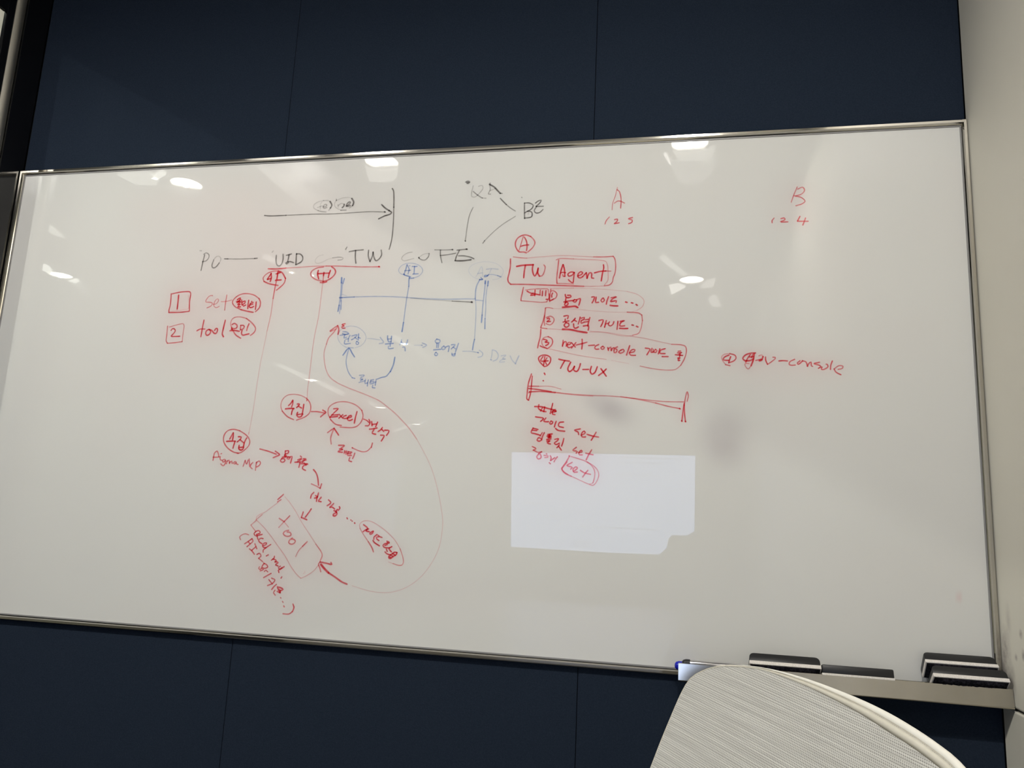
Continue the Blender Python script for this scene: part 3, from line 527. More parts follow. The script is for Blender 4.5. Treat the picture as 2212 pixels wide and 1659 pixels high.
["handwritten_word","R","second red word in the first list entry",[[3.26,0.95,12087,6086,12135,6092,12123,6038,12095,5984],[3.25,0.95,12164,6085,12159,5989,12207,5991],[3.08,0.9,12277,6066,12247,6024,12273,5994,12307,6029,12289,6068],[3.24,0.95,12377,6088,12353,6023,12341,5957],[3.23,0.95,12421,6070,12512,6086,12455,6057,12411,6004,12513,6015,12505,5985],[3.71,1.0,12407,5936,12470,5926,12538,5923]]],
["handwritten_word","R","three red dots of the first list entry",[[3.53,1.0,12667,5992,12693,5983],[3.52,1.0,12766,5977,12792,5969],[3.51,1.0,12846,5945,12867,5931]]],
["drawn_box","R","red box around the second list entry",[[2.98,0.8,11286,5898,11277,5783,11249,5651,11217,5555],[2.8,0.75,11215,5545,11324,5528],[1.97,0.4,11324,5528,11500,5517,11617,5505],[2.64,0.75,11277,5759,11271,5675,11284,5590],[2.48,0.65,11286,5901,11333,5909,11416,5890],[1.81,0.28,11416,5890,11780,5874,12128,5840,12472,5813,12699,5811],[2.72,0.75,12699,5811,12903,5791,12946,5758],[2.7,0.75,12946,5758,12959,5661],[2.38,0.65,12959,5661,12935,5521,12897,5439,12797,5405],[1.9,0.4,12797,5405,12685,5391,12538,5412,12310,5460,12081,5479]]],
["drawn_circle","R","red circled numeral 2",[[2.64,0.75,11305,5729,11386,5752,11441,5709,11437,5649,11380,5596,11309,5620],[3.29,0.95,11323,5708,11358,5720,11363,5692,11316,5653,11380,5659]]],
["handwritten_word","R","red word in the second list entry",[[3.27,0.95,11615,5750,11690,5761,11680,5705],[3.27,0.95,11640,5698,11635,5657],[3.27,0.95,11603,5646,11703,5666],[3.43,0.95,11654,5636,11624,5588,11657,5552,11706,5578,11697,5623,11654,5636],[3.26,0.95,11814,5712,11786,5677,11755,5645],[3.25,0.9,11795,5682,11835,5656],[3.25,0.95,11898,5732,11885,5670,11869,5610],[3.41,0.95,11788,5611,11796,5551,11820,5533,11873,5557],[3.25,0.95,11918,5711,11972,5725,11959,5687,11920,5669,11918,5622,11972,5643],[3.4,0.95,12065,5722,12047,5645,12032,5571],[2.92,0.9,11983,5683,12042,5692],[2.91,0.9,11984,5643,12035,5651],[3.4,0.95,11957,5572,12046,5578,12043,5500]]],
["drawn_line","R","thick red underline in the second list entry",[[4.4,1.0,11600,5517,11734,5510,11885,5477,12022,5455]]],
["handwritten_word","R","second red word in the second list entry",[[3.22,0.95,12222,5667,12293,5678,12285,5625,12256,5560],[3.21,0.95,12348,5666,12321,5548],[2.89,0.9,12335,5605,12380,5619],[3.05,0.9,12402,5644,12384,5595,12421,5571,12466,5606,12478,5647],[3.2,0.95,12546,5653,12540,5582,12534,5511],[3.2,0.95,12584,5650,12659,5664,12596,5629,12578,5570,12661,5572],[3.67,1.0,12578,5529,12649,5523,12714,5525]]],
["handwritten_word","R","two red dots of the second list entry",[[3.49,1.0,12783,5586,12807,5580],[3.49,1.0,12859,5563,12884,5549]]],
["drawn_box","R","red outline around the third list entry",[[3.12,0.85,11219,5516,11215,5388,11192,5281,11176,5187],[3.27,0.85,11221,5223,11268,5200,11348,5176],[1.95,0.42,11348,5176,11546,5133,11809,5074,12068,5028,12363,4987],[1.74,0.26,12452,4970,12744,4915],[2.34,0.6,12932,4874,13144,4830,13391,4806,13514,4819,13599,4890],[2.61,0.75,13599,4890,13659,5005,13689,5147,13670,5211,13609,5237,13449,5247],[2.02,0.42,13449,5247,13262,5289,13012,5349,12760,5389],[1.74,0.3,12760,5389,12505,5436,12313,5463,12068,5464]]],
["drawn_circle","R","red circled numeral 3",[[2.44,0.65,11342,5173,11267,5227,11244,5307,11275,5368,11353,5387],[2.94,0.85,11353,5387,11414,5354,11436,5293,11412,5227,11368,5187],[3.43,1.0,11273,5341,11343,5318,11298,5287,11368,5280,11352,5247,11317,5229]]],
["handwritten_word","R","red words in the third list entry",[[3.08,0.9,11616,5320,11609,5213],[3.08,0.9,11608,5226,11639,5293,11671,5293,11671,5216],[3.07,0.9,11686,5240,11738,5250,11750,5279,11711,5282,11687,5226,11721,5189,11772,5213],[3.07,0.9,11763,5279,11831,5200],[3.06,0.9,11838,5279,11766,5184],[3.22,0.95,11943,5339,11948,5252,11942,5166],[3.06,0.9,11842,5237,11932,5259,12028,5285],[3.05,0.9,12056,5228,12158,5236],[3.03,0.9,12231,5245,12178,5219,12164,5180,12192,5162,12233,5166],[3.03,0.9,12294,5212,12266,5186,12295,5160,12330,5189,12300,5215],[3.02,0.9,12383,5193,12397,5140],[3.02,0.9,12394,5166,12434,5202,12442,5140],[3.01,0.9,12448,5140,12460,5173,12492,5192,12489,5127],[3.01,0.9,12548,5206,12505,5179,12543,5153,12519,5101,12493,5107],[3.0,0.9,12607,5147,12569,5114,12601,5094,12661,5127,12644,5162,12607,5149],[3.16,0.95,12753,5225,12729,5147,12703,5062],[2.99,0.9,12753,5101,12828,5121,12842,5153,12796,5156,12750,5101,12772,5062,12854,5058]]],
["handwritten_word","R","later red word in the third list entry",[[2.98,0.95,13015,5183,13092,5166,13072,5121,13041,5066],[2.97,0.95,13124,5179,13109,5108,13147,5114],[2.81,0.9,13146,5160,13140,5114],[2.81,0.9,13183,5160,13155,5121,13184,5105,13208,5140,13183,5160],[2.96,0.95,13254,5172,13230,5082],[2.95,0.95,13341,5172,13270,5147,13252,5097,13341,5088],[3.1,0.95,13293,5037,13391,5037]]],
["handwritten_word","R","cramped red word at the end of the third list entry",[[2.78,0.9,13554,5127,13595,5134],[2.78,0.9,13542,5101,13616,5110,13567,5082],[3.09,0.95,13509,5069,13628,5057],[2.93,0.95,13588,5082,13579,5037],[3.24,0.95,13549,5011,13588,5018,13555,4986,13559,4967,13580,4973]]],
["drawn_circle","R","red circled numeral 4",[[3.24,0.95,11295,4868,11219,4947,11201,5013,11248,5053,11340,5056,11407,5014,11404,4934,11347,4868,11308,4857],[3.09,0.95,11275,5033,11238,4960,11370,4958],[3.09,0.95,11308,5033,11294,4887],[3.08,0.9,11348,5014,11318,4954,11346,4894]]],
["handwritten_word","R","bold red words TW UX",[[3.55,1.0,11552,4988,11644,4968,11735,4955],[3.38,1.0,11657,4961,11620,4895,11590,4829],[3.53,1.0,11759,4935,11714,4817,11741,4771,11792,4804,11826,4863],[3.52,1.0,11826,4863,11818,4798,11870,4776,11907,4831,11927,4910],[3.34,1.0,11972,4811,12068,4812],[3.5,1.0,12117,4864,12098,4779,12128,4731,12178,4760,12216,4858],[3.48,1.0,12278,4826,12370,4697],[3.47,1.0,12367,4820,12318,4768,12243,4709]]],
["handwritten_word","R","two red dots under the circled numeral 4",[[3.39,1.0,11310,4742,11320,4729,11324,4716],[3.22,1.0,11297,4613,11302,4606]]],
["drawn_line","R","red bar at the left of the long span",[[3.08,0.9,11087,4725,11042,4563,11028,4388,11028,4286,11058,4269],[3.06,0.9,11058,4269,11086,4388,11095,4520,11103,4688],[2.74,0.8,11071,4417,11057,4395]]],
["drawn_line","R","triple red line of the long span",[[2.75,0.8,11052,4512,11219,4513],[2.25,0.5,11219,4513,11437,4511,11611,4466],[3.23,0.9,11054,4472,11222,4455,11440,4421],[2.4,0.6,11440,4421,11729,4388,12156,4364,12437,4358,12715,4338],[2.48,0.65,12715,4338,13129,4291,13401,4274,13651,4275],[3.06,0.9,11063,4414,11296,4423,11513,4405],[2.23,0.5,11513,4405,11872,4368,12156,4354],[2.33,0.6,12618,4349,12854,4316,13198,4250],[2.6,0.75,13198,4250,13402,4197,13585,4162],[3.33,1.0,13585,4164,13594,4157]]],
["drawn_line","R","red loop bar at the right of the long span",[[2.86,0.9,13680,3947,13666,4069,13658,4222],[2.57,0.75,13658,4222,13684,4376,13704,4446,13724,4376,13705,4285],[2.88,0.9,13658,4250,13639,4110,13622,3957],[3.31,1.0,13620,3960,13624,3952],[3.31,1.0,13677,3953,13683,3946]]],
["handwritten_word","R","struck out red word",[[3.52,1.0,11169,4160,11277,4159,11394,4132,11481,4111,11539,4084],[3.2,1.0,11240,4194,11235,4129,11302,4087,11367,4074],[3.03,0.95,11300,4137,11273,4086],[3.03,0.95,11342,4160,11327,4073],[3.02,1.0,11477,4219,11459,4133,11440,4043],[3.17,1.0,11468,4068,11536,4083,11521,4116,11475,4075,11484,4032,11524,4026]]],
["handwritten_word","R","first red word of the short list",[[3.19,1.0,11191,3984,11329,3958,11280,3907],[3.17,1.0,11369,3966,11334,3908,11417,3905],[3.16,0.95,11460,3915,11435,3874,11473,3866,11489,3907,11459,3917],[3.16,1.0,11548,3912,11530,3862,11521,3816],[3.15,1.0,11674,3904,11603,3892,11591,3834,11675,3810],[3.47,1.0,11543,3791,11579,3763,11697,3748]]],
["handwritten_word","R","red word set beside the short list",[[3.12,0.95,11961,3792,11863,3769,11927,3735,11936,3697],[3.11,0.95,11978,3687,12044,3726,12025,3758,11980,3708,11993,3659,12052,3660],[3.1,0.95,12226,3741,12189,3677,12149,3606],[3.11,0.95,12076,3703,12175,3677,12270,3662]]],
["handwritten_word","R","second red word of the short list",[[3.02,0.95,11155,3790,11243,3767],[3.02,0.95,11147,3754,11222,3748],[3.18,0.95,11155,3790,11125,3713,11195,3695,11283,3671],[3.16,0.95,11353,3715,11320,3644,11312,3594],[3.0,0.9,11317,3715,11283,3657],[3.16,0.95,11256,3628,11232,3585,11273,3569,11314,3601,11270,3631],[3.63,1.0,11411,3685,11485,3697],[3.62,1.0,11401,3657,11476,3668,11413,3634,11470,3640],[3.47,1.0,11440,3689,11435,3632],[3.46,1.0,11397,3600,11468,3611],[3.3,1.0,11401,3572,11458,3583,11409,3543,11463,3526],[3.14,0.95,11535,3606,11599,3619,11572,3578,11528,3542,11560,3519,11616,3544],[3.13,0.95,11687,3624,11672,3553,11653,3496],[3.13,0.95,11617,3516,11576,3466],[3.13,0.95,11604,3492,11651,3428]]],
["handwritten_word","R","second red word set beside the short list",[[3.1,0.85,11903,3481,11846,3430,11924,3411,11903,3383],[3.1,0.85,11945,3391,12001,3409,11989,3434,11948,3394,11958,3356,12005,3358],[3.08,0.85,12160,3446,12107,3353,12074,3276],[3.09,0.85,12064,3387,12127,3375,12186,3363]]],
["handwritten_word","R","third pinkish word of the short list",[[3.0,0.8,11154,3476,11220,3442,11171,3413],[2.84,0.75,11178,3416,11259,3380,11330,3396,11267,3359],[3.14,0.8,11274,3356,11238,3302,11271,3267,11315,3297,11296,3352],[2.82,0.75,11402,3362,11410,3351],[2.82,0.75,11361,3333,11432,3324],[2.82,0.75,11376,3294,11429,3304],[2.97,0.8,11468,3329,11486,3294,11474,3245],[2.96,0.8,11485,3252,11547,3299],[2.96,0.8,11589,3314,11555,3268,11535,3228],[2.96,0.8,11455,3212,11476,3193]]],
["drawn_box","R","pinkish red rounded box around the last set",[[2.95,0.8,11793,3331,11740,3231,11666,3125],[2.94,0.8,11667,3111,11718,3050,11832,2998],[2.31,0.55,11832,2998,11987,2934,12142,2877,12196,2900],[2.59,0.65,12196,2900,12221,2997,12219,3093,12175,3175,12089,3242,11962,3287,11821,3325],[2.46,0.6,12089,3242,12188,3189,12267,3108,12289,3026,12251,2915,12197,2858,12142,2870],[2.79,0.75,11754,3232,11677,3104,11775,3024],[3.1,0.8,11786,3336,11796,3331]]],
["handwritten_word","R","pinkish word set in the rounded box",[[3.09,0.8,11841,3227,11756,3173,11848,3144,11821,3115],[3.08,0.8,11871,3079,11932,3137,11904,3156,11859,3110,11879,3062,11934,3070],[3.06,0.8,12107,3103,12060,3047,12025,2990],[3.07,0.8,11982,3100,12053,3060,12151,3039]]],
["handwritten_word","R","red capital A heading",[[2.19,0.6,12483,8087,12452,7935,12407,7795,12401,7673],[2.69,0.75,12478,8046,12517,8014,12552,7870,12548,7698],[2.68,0.7,12436,7797,12501,7835,12568,7818,12616,7790]]],
["handwritten_numeral","R","red numerals under the heading A",[[2.5,0.75,12356,7543,12301,7474,12283,7414],[2.83,0.85,12447,7489,12496,7498,12491,7457,12441,7415,12529,7430],[2.81,0.85,12759,7518,12684,7497,12754,7468,12746,7428,12690,7406]]],
["handwritten_word","R","red capital B heading",[[2.35,0.7,15489,7961,15435,7827,15389,7693],[2.5,0.75,15497,7922,15576,7953,15606,7897,15556,7831,15460,7803],[2.5,0.75,15434,7808,15555,7767,15609,7703,15561,7657,15462,7628]]],
["handwritten_numeral","R","red numerals under the heading B",[[2.5,0.8,15111,7422,15076,7375,15079,7337],[2.65,0.85,15219,7409,15275,7416,15285,7387,15210,7351,15331,7347],[2.79,0.9,15523,7436,15483,7357],[2.79,0.9,15483,7353,15650,7345],[2.78,0.9,15611,7404,15566,7281]]],
["drawn_circle","R","red circled numeral beside gov",[[2.86,0.85,14387,4886,14318,4903],[2.27,0.55,14318,4903,14265,4981,14255,5038,14298,5077,14383,5089],[2.88,0.85,14383,5089,14467,5061,14483,5016,14446,4965,14372,4937],[3.03,0.95,14372,5063,14297,5027,14281,4984,14329,4976,14370,4974],[3.02,0.95,14398,5038,14377,4976,14366,4931]]],
["handwritten_word","R","red words gov console",[[3.3,0.95,14789,5100,14711,5095,14626,5061,14589,5005,14625,4971,14710,4974,14752,4999],[3.0,0.9,14710,5074,14668,5016,14636,4946],[3.6,1.0,14768,5089,14757,4994,14719,4887],[2.39,0.6,14719,4887,14672,4831,14620,4904,14636,4926,14688,4921],[3.3,0.9,14694,5033,14757,5036],[2.7,0.8,14747,5072,14726,5022],[2.39,0.6,14841,5050,14889,5067,14907,5039],[3.44,1.0,14907,5039,14882,4981,14846,4966,14867,4994,14893,4989],[2.84,0.85,14793,4974,14846,4988],[2.98,0.9,14946,5033,14950,4972,14976,4911],[2.68,0.75,14976,4911,15033,4950,15096,5006,15099,5026,15060,5030],[3.11,0.95,15153,4967,15220,4973,15284,4967],[2.8,0.8,15396,4995,15323,4956,15310,4912,15342,4896,15404,4901],[2.94,0.85,15477,4971,15435,4929,15451,4913,15495,4946,15518,4971],[2.94,0.85,15513,4971,15569,4952,15590,4880],[2.78,0.85,15590,4880,15614,4930,15645,4950,15649,4886,15667,4880],[2.92,0.85,15773,4947,15689,4924,15771,4897,15796,4873,15755,4848],[2.91,0.85,15811,4870,15800,4832,15841,4832,15900,4876,15888,4914,15873,4917],[2.91,0.9,15968,4969,15943,4898,15937,4832],[2.6,0.75,16052,4833,16113,4849,16126,4882,16064,4893,15992,4838],[2.9,0.85,15992,4838,16016,4789,16090,4746]]],
["drawn_circle","R","red circle under the letter H line",[[3.16,0.8,6741,3854,6609,3911,6500,4008],[2.65,0.6,6500,4008,6464,4094,6478,4206,6555,4294,6685,4320,6832,4303,6957,4249],[2.99,0.75,6957,4249,7031,4164,7055,4078,7036,3979,6952,3905,6801,3847]]],
["handwritten_word","R","red word in the circle under H",[[3.54,0.95,6686,4211,6651,4146,6614,4111],[3.54,0.95,6691,4202,6691,4134,6677,4087],[3.71,1.0,6561,4049,6646,4059,6729,4058],[3.53,1.0,6713,4058,6693,3998,6689,3949],[3.53,0.95,6783,4142,6829,4142,6801,4099,6777,4076],[3.35,0.9,6807,4105,6876,4069],[3.69,1.0,6913,4137,6908,4051,6900,3971],[3.69,1.0,6806,3988,6794,3939,6834,3903,6886,3916,6910,3959],[3.51,0.95,6816,3949,6894,3962]]],
["drawn_arrow","R","red arrow between the two circles",[[3.15,0.8,7073,4007,7177,4009,7329,3987],[3.48,0.9,7291,4039,7357,3997,7312,3960,7264,3915]]],
["drawn_circle","R","large red oval right of the circled word",[[3.09,0.8,7678,3766,7561,3788,7463,3865],[2.77,0.65,7463,3865,7400,3985,7404,4083,7487,4158,7626,4196,7781,4186,7940,4128,8042,4044],[2.91,0.75,8042,4044,8072,3948,8053,3852,7984,3766,7898,3734,7758,3732,7655,3738]]],
["handwritten_word","R","red word in the large oval",[[3.29,0.9,7502,4066,7588,4070,7521,4000,7469,3938,7443,3911],[3.46,0.95,7474,3953,7596,3958],[3.46,0.95,7446,3911,7589,3928],[3.28,0.9,7615,3967,7691,3899],[3.27,0.9,7688,3962,7615,3896],[3.44,0.9,7754,3949,7702,3927,7711,3894,7778,3901],[3.61,0.95,7781,3901,7855,3926,7847,3950,7797,3931,7783,3877,7823,3857,7875,3878],[3.6,0.95,7952,4019,7932,3922,7919,3813]]],
["drawn_arrow","R","short red arrow right of the large oval",[[3.07,0.85,8088,3888,8153,3865,8201,3824],[3.4,0.9,8189,3884,8216,3831,8186,3770,8133,3769]]],
["handwritten_word","R","red word right of the large oval",[[3.4,0.95,8245,3849,8259,3772],[3.39,0.95,8357,3839,8326,3755],[3.22,0.9,8260,3796,8337,3807],[3.39,0.95,8214,3711,8279,3718,8355,3735],[3.38,0.9,8300,3719,8294,3686],[3.38,0.95,8284,3682,8273,3640,8339,3624],[3.37,0.95,8455,3746,8419,3697,8380,3673],[3.37,0.9,8442,3716,8485,3678],[3.37,0.95,8500,3699,8579,3692,8572,3653,8542,3608],[3.37,0.95,8432,3608,8499,3604,8486,3562,8453,3505]]],
["drawn_arrow","R","red arrow pointing up under the large oval",[[3.25,0.7,7515,3429,7494,3539,7517,3636,7543,3707],[3.1,0.75,7424,3632,7493,3684,7542,3715],[3.61,0.9,7542,3715,7593,3650,7640,3593]]],
["handwritten_word","R","red word under the large oval",[[3.41,0.85,7657,3411,7772,3408,7709,3362],[3.41,0.85,7679,3346,7740,3342],[3.4,0.85,7737,3336,7655,3298,7741,3288],[3.4,0.85,7783,3319,7777,3269],[3.39,0.85,7818,3317,7811,3258],[3.22,0.8,7785,3295,7817,3296],[3.39,0.85,7848,3303,7918,3293],[3.22,0.85,7838,3270,7904,3269],[3.39,0.85,7848,3299,7841,3237,7914,3237],[3.38,0.85,7974,3276,7962,3229,7944,3183],[3.38,0.85,7889,3197,7875,3143,7929,3127]]],
["drawn_line","R","red curved line under the large oval",[[3.37,0.85,8290,3465,8275,3391],[2.86,0.7,8275,3391,8199,3320,8125,3307,8035,3326,7924,3370],[3.39,0.8,7915,3375,7925,3369]]],
["drawn_circle","R","red circle at the foot of the AI line",[[3.19,0.8,5717,3215,5606,3240,5475,3317,5393,3426,5386,3537,5450,3625,5569,3653,5694,3630],[3.04,0.75,5694,3630,5839,3547,5910,3463,5913,3377,5843,3289,5750,3225,5690,3218]]],
["handwritten_word","R","red word in the circle at the foot of the AI line",[[3.58,0.9,5566,3591,5510,3472],[3.76,1.0,5571,3584,5573,3516,5567,3455],[3.76,1.0,5450,3427,5528,3434,5626,3436],[3.57,0.95,5624,3431,5609,3382,5595,3307],[3.57,0.95,5678,3519,5738,3514,5720,3470,5665,3422],[3.56,0.9,5721,3464,5802,3408],[3.73,0.95,5848,3498,5819,3436,5806,3374],[3.91,1.0,5713,3360,5714,3298,5764,3275,5801,3300,5803,3362],[3.55,0.95,5718,3323,5804,3331]]],
["handwritten_word","R","pale red words below the left circle",[[3.22,0.75,5220,3073,5225,3138,5236,3212,5280,3244,5314,3195,5327,3140],[3.04,0.75,5213,3131,5294,3133,5361,3145],[3.03,0.75,5356,3131,5368,3086,5403,3079],[3.03,0.75,5365,3196,5381,3203],[3.2,0.75,5451,3097,5416,3082,5425,3047,5463,3065,5469,3095,5474,3022,5436,2978,5388,3013],[3.19,0.75,5499,3017,5506,3069],[3.2,0.75,5507,3062,5542,3085,5559,3024],[3.19,0.75,5561,3037,5597,3074,5616,3026],[3.18,0.75,5671,3064,5638,3037,5671,3018,5696,3059,5698,3022,5735,3011],[3.17,0.75,5839,2982,5867,3088],[3.17,0.75,5867,3088,5901,3022,5926,3096],[3.17,0.75,5944,3118,5970,2982],[3.16,0.75,6024,3056,5987,3013,5988,2970,6024,2944],[3.16,0.75,6096,3065,6092,2992,6093,2919],[3.15,0.75,6091,3052,6144,3088,6177,3055,6156,3006,6107,2978]]],
["drawn_arrow","R","red arrow leaving the left circle",[[3.34,0.85,6135,3306,6299,3271,6469,3220],[3.49,0.9,6444,3274,6536,3210,6480,3184,6417,3156]]],
["handwritten_word","R","red words after the arrow",[[3.48,0.9,6643,3283,6703,3287,6699,3245,6643,3235,6641,3279],[3.82,0.95,6652,3231,6631,3183,6676,3190,6635,3213],[3.48,0.9,6593,3169,6691,3178],[3.47,0.9,6589,3145,6561,3102,6610,3077,6652,3111,6622,3146,6587,3143],[3.29,0.85,6711,3176,6687,3148,6731,3141,6744,3174,6710,3179],[3.46,0.9,6737,3173,6784,3187,6777,3132,6765,3069],[3.28,0.9,6943,3200,6967,3180],[3.28,0.9,6898,3130,6977,3156,6944,3125,6895,3094],[3.45,0.9,6847,3086,6999,3097],[3.44,0.9,6948,3083,6942,3041,6934,2997],[3.27,0.9,7006,3153,7055,3152],[3.27,0.9,6996,3124,7063,3131],[3.44,0.9,7037,3134,6993,3088],[3.44,0.9,6970,3064,7104,3060,7019,3025,7005,2977,7069,2947],[3.27,0.85,7027,3080,7069,3039]]],
["drawn_arrow","R","red curved arrow pointing down",[[3.59,0.9,7219,2966,7276,2908,7317,2815,7342,2692],[2.89,0.7,7203,2713,7299,2678,7379,2640],[3.55,0.9,7379,2640,7388,2676,7399,2717]]],
["handwritten_word","R","red words at the foot of the curved arrow",[[3.38,0.9,7267,2564,7226,2520,7216,2461],[3.38,0.95,7354,2557,7345,2492],[3.38,0.95,7304,2511,7345,2491],[3.38,0.95,7289,2466,7344,2480],[3.37,0.95,7335,2480,7332,2409],[3.37,0.95,7414,2485,7368,2414,7421,2407],[3.36,0.9,7557,2444,7605,2402,7590,2377,7541,2343],[3.34,0.9,7660,2384,7595,2316],[3.34,0.9,7595,2316,7638,2319,7686,2290],[3.33,0.9,7769,2334,7786,2309,7754,2269],[3.33,0.9,7737,2287,7708,2246],[3.33,0.9,7674,2263,7732,2243],[3.99,0.9,7724,2233,7672,2197,7671,2173,7709,2172,7739,2211,7723,2231]]],
["handwritten_word","R","row of small dark red dots",[[3.31,1.0,7928,2148,7939,2131],[2.97,1.0,8003,2116,8007,2113],[2.97,1.0,8030,2097,8033,2094],[3.46,1.0,8078,2068,8084,2061]]],
["drawn_arrow","R","short red arrow pointing into the tilted box",[[3.54,0.9,7246,2275,7197,2197,7147,2126],[3.54,0.9,7099,2213,7073,2119],[3.54,0.9,7074,2115,7114,2105,7180,2082]]],
["drawn_circle","R","long slanted pale red oval",[[3.23,0.75,8465,1594,8428,1670,8359,1758],[2.44,0.55,8359,1758,8257,1881,8187,1978],[2.13,0.45,8187,1978,8173,2041,8222,2097,8298,2115,8384,2104,8519,2043,8680,1943,8842,1803,8943,1668],[2.56,0.6,8943,1668,9008,1510,9016,1441,8993,1402,8934,1395,8835,1418],[1.92,0.35,8835,1418,8750,1441]]],
["handwritten_word","R","red words inside the slanted oval",[[3.28,0.95,8246,2045,8328,1984,8285,1954,8247,1925],[3.27,0.95,8347,1978,8298,1939,8361,1931],[2.94,0.9,8325,1977,8304,1958],[3.26,0.9,8424,1942,8374,1904,8383,1884,8423,1909,8436,1943],[3.25,0.95,8505,1889,8452,1837,8456,1809],[3.25,0.9,8527,1876,8557,1856,8600,1844],[3.24,0.9,8542,1852,8498,1839,8511,1812,8549,1789],[3.41,0.95,8442,1787,8466,1755,8566,1701],[3.23,0.9,8692,1785,8733,1773,8740,1752,8702,1761],[3.22,0.9,8710,1754,8651,1737,8629,1709,8655,1681,8709,1675,8754,1676],[2.9,0.9,8664,1713,8708,1730],[3.38,0.95,8790,1698,8743,1668,8753,1644,8788,1612],[3.22,0.9,8695,1652,8715,1613],[3.22,0.9,8675,1605,8705,1578,8778,1560],[3.68,0.9,8888,1605,8846,1608,8786,1563,8749,1532,8756,1504,8790,1505,8833,1540,8883,1574,8889,1603],[3.53,0.9,8778,1561,8822,1536],[3.53,0.9,8814,1584,8863,1559],[3.21,0.85,8758,1525,8789,1520]]]]

def catmull(pts, step):
    P_ = [np.array(p, float) for p in pts]
    if len(P_) == 2:
        d = np.linalg.norm(P_[1] - P_[0]); n = max(2, int(d / step) + 1)
        return [P_[0] + (P_[1] - P_[0]) * t for t in np.linspace(0, 1, n)]
    Q = [2 * P_[0] - P_[1]] + P_ + [2 * P_[-1] - P_[-2]]
    out = []
    for i in range(1, len(Q) - 2):
        p0, p1, p2, p3 = Q[i - 1:i + 3]
        d = np.linalg.norm(p2 - p1); n = max(2, int(d / step) + 1)
        # centripetal parametrisation keeps uneven points from overshooting
        t0 = 0.0
        t1 = t0 + max(1e-6, np.linalg.norm(p1 - p0)) ** .5
        t2 = t1 + max(1e-6, np.linalg.norm(p2 - p1)) ** .5
        t3 = t2 + max(1e-6, np.linalg.norm(p3 - p2)) ** .5
        for t in np.linspace(t1, t2, n, endpoint=(i == len(Q) - 3)):
            A1 = (t1 - t) / (t1 - t0) * p0 + (t - t0) / (t1 - t0) * p1
            A2 = (t2 - t) / (t2 - t1) * p1 + (t - t1) / (t2 - t1) * p2
            A3 = (t3 - t) / (t3 - t2) * p2 + (t - t2) / (t3 - t2) * p3
            B1 = (t2 - t) / (t2 - t0) * A1 + (t - t0) / (t2 - t0) * A2
            B2 = (t3 - t) / (t3 - t1) * A2 + (t - t1) / (t3 - t1) * A3
            out.append((t2 - t) / (t2 - t1) * B1 + (t - t1) / (t2 - t1) * B2)
    return out

red_samples, any_samples = [], []
layer = 0
rng = random.Random(4)
for pname, colr, plabel, strokes in INK:
    verts, faces, cov = [], [], []
    for st in strokes:
        wmm, alpha = st[0] * (.72 if colr == 'R' else .76), (st[1] ** 1.28) * (.80 if colr == 'B' else .84 if colr == 'K' else .95)
        xy = [(st[k] * 1e-4, st[k + 1] * 1e-4) for k in range(2, len(st), 2)]
        pts = catmull(xy, .0028)
        layer += 1
        yy = BY - .00012 - .000008 * (layer % 60)
        n = len(pts)
        arr = np.array(pts)
        for p in arr[::2]:
            (red_samples if colr == 'R' else any_samples).append((p[0], p[1], alpha * wmm))
        hw = wmm * 1e-3 / 2
        # round ends: one extra sample beyond each end with no cover
        tang = np.gradient(arr, axis=0) if n > 1 else np.array([[1, 0]])
        tang /= np.maximum(1e-9, np.linalg.norm(tang, axis=1))[:, None]
        arr = np.vstack([arr[:1] - tang[:1] * hw * 1.15, arr[:1] - tang[:1] * hw * .55, arr, arr[-1:] + tang[-1:] * hw * .55, arr[-1:] + tang[-1:] * hw * 1.15])
        tang = np.vstack([tang[:1], tang[:1], tang, tang[-1:], tang[-1:]])
        nrm = np.stack([-tang[:, 1], tang[:, 0]], 1)
        base = len(verts)
        m = len(arr)
        prof = ((-1.4, 0), (-.55, 1), (0, 1), (.55, 1), (1.4, 0))
        for i in range(m):
            endf = 0.0 if i in (0, m - 1) else 1.0
            wid = hw * (.55 if i in (0, m - 1) else .85 if i in (1, m - 2) else 1.0)
            a = alpha * (1 + .10 * math.sin(i * .9 + layer) + rng.uniform(-.06, .06))
            a = min(1.0, max(0.05, a))
            for s, c in prof:
                q = arr[i] + nrm[i] * wid * s
                verts.append((q[0], yy - i * 1.5e-7, q[1] + ZB)); cov.append(c * a * endf)
        for i in range(m - 1):
            for k in range(4):
                o_ = base + i * 5 + k
                faces.append((o_, o_ + 1, o_ + 6, o_ + 5))
    me = bpy.data.meshes.new(pname)
    me.from_pydata(verts, [], faces)
    ca = me.attributes.new('cover', 'FLOAT', 'POINT')
    ca.data.foreach_set('value', cov)
    me.materials.append(M[colr])
    o = bpy.data.objects.new(pname, me)
    link(o, board); rel(o)
    o['label'] = plabel

# writing panel with its stains
nx, nz_ = 453, 226
bx0, bx1, bz0, bz1 = X0 + .004, X1 - .004, ZB + .004, ZT - .004
xs = np.linspace(bx0, bx1, nx); zs = np.linspace(bz0, bz1, nz_)
def density(samples, sig):
    H = np.zeros((nz_, nx))
    for x, z, w in samples:
        i = int(round((x - bx0) / (bx1 - bx0) * (nx - 1))); j = int(round((z + ZB - bz0) / (bz1 - bz0) * (nz_ - 1)))
        if 0 <= i < nx and 0 <= j < nz_: H[j, i] += w
    s = sig / ((bx1 - bx0) / (nx - 1))
    r = int(s * 3) + 1
    k = np.exp(-np.arange(-r, r + 1) ** 2 / (2 * s * s)); k /= k.sum()
    H = np.apply_along_axis(lambda v: np.convolve(v, k, 'same'), 0, H)
    H = np.apply_along_axis(lambda v: np.convolve(v, k, 'same'), 1, H)
    return H
d1 = density(red_samples, .009); d2 = density(red_samples, .045); d3 = density(any_samples, .008)
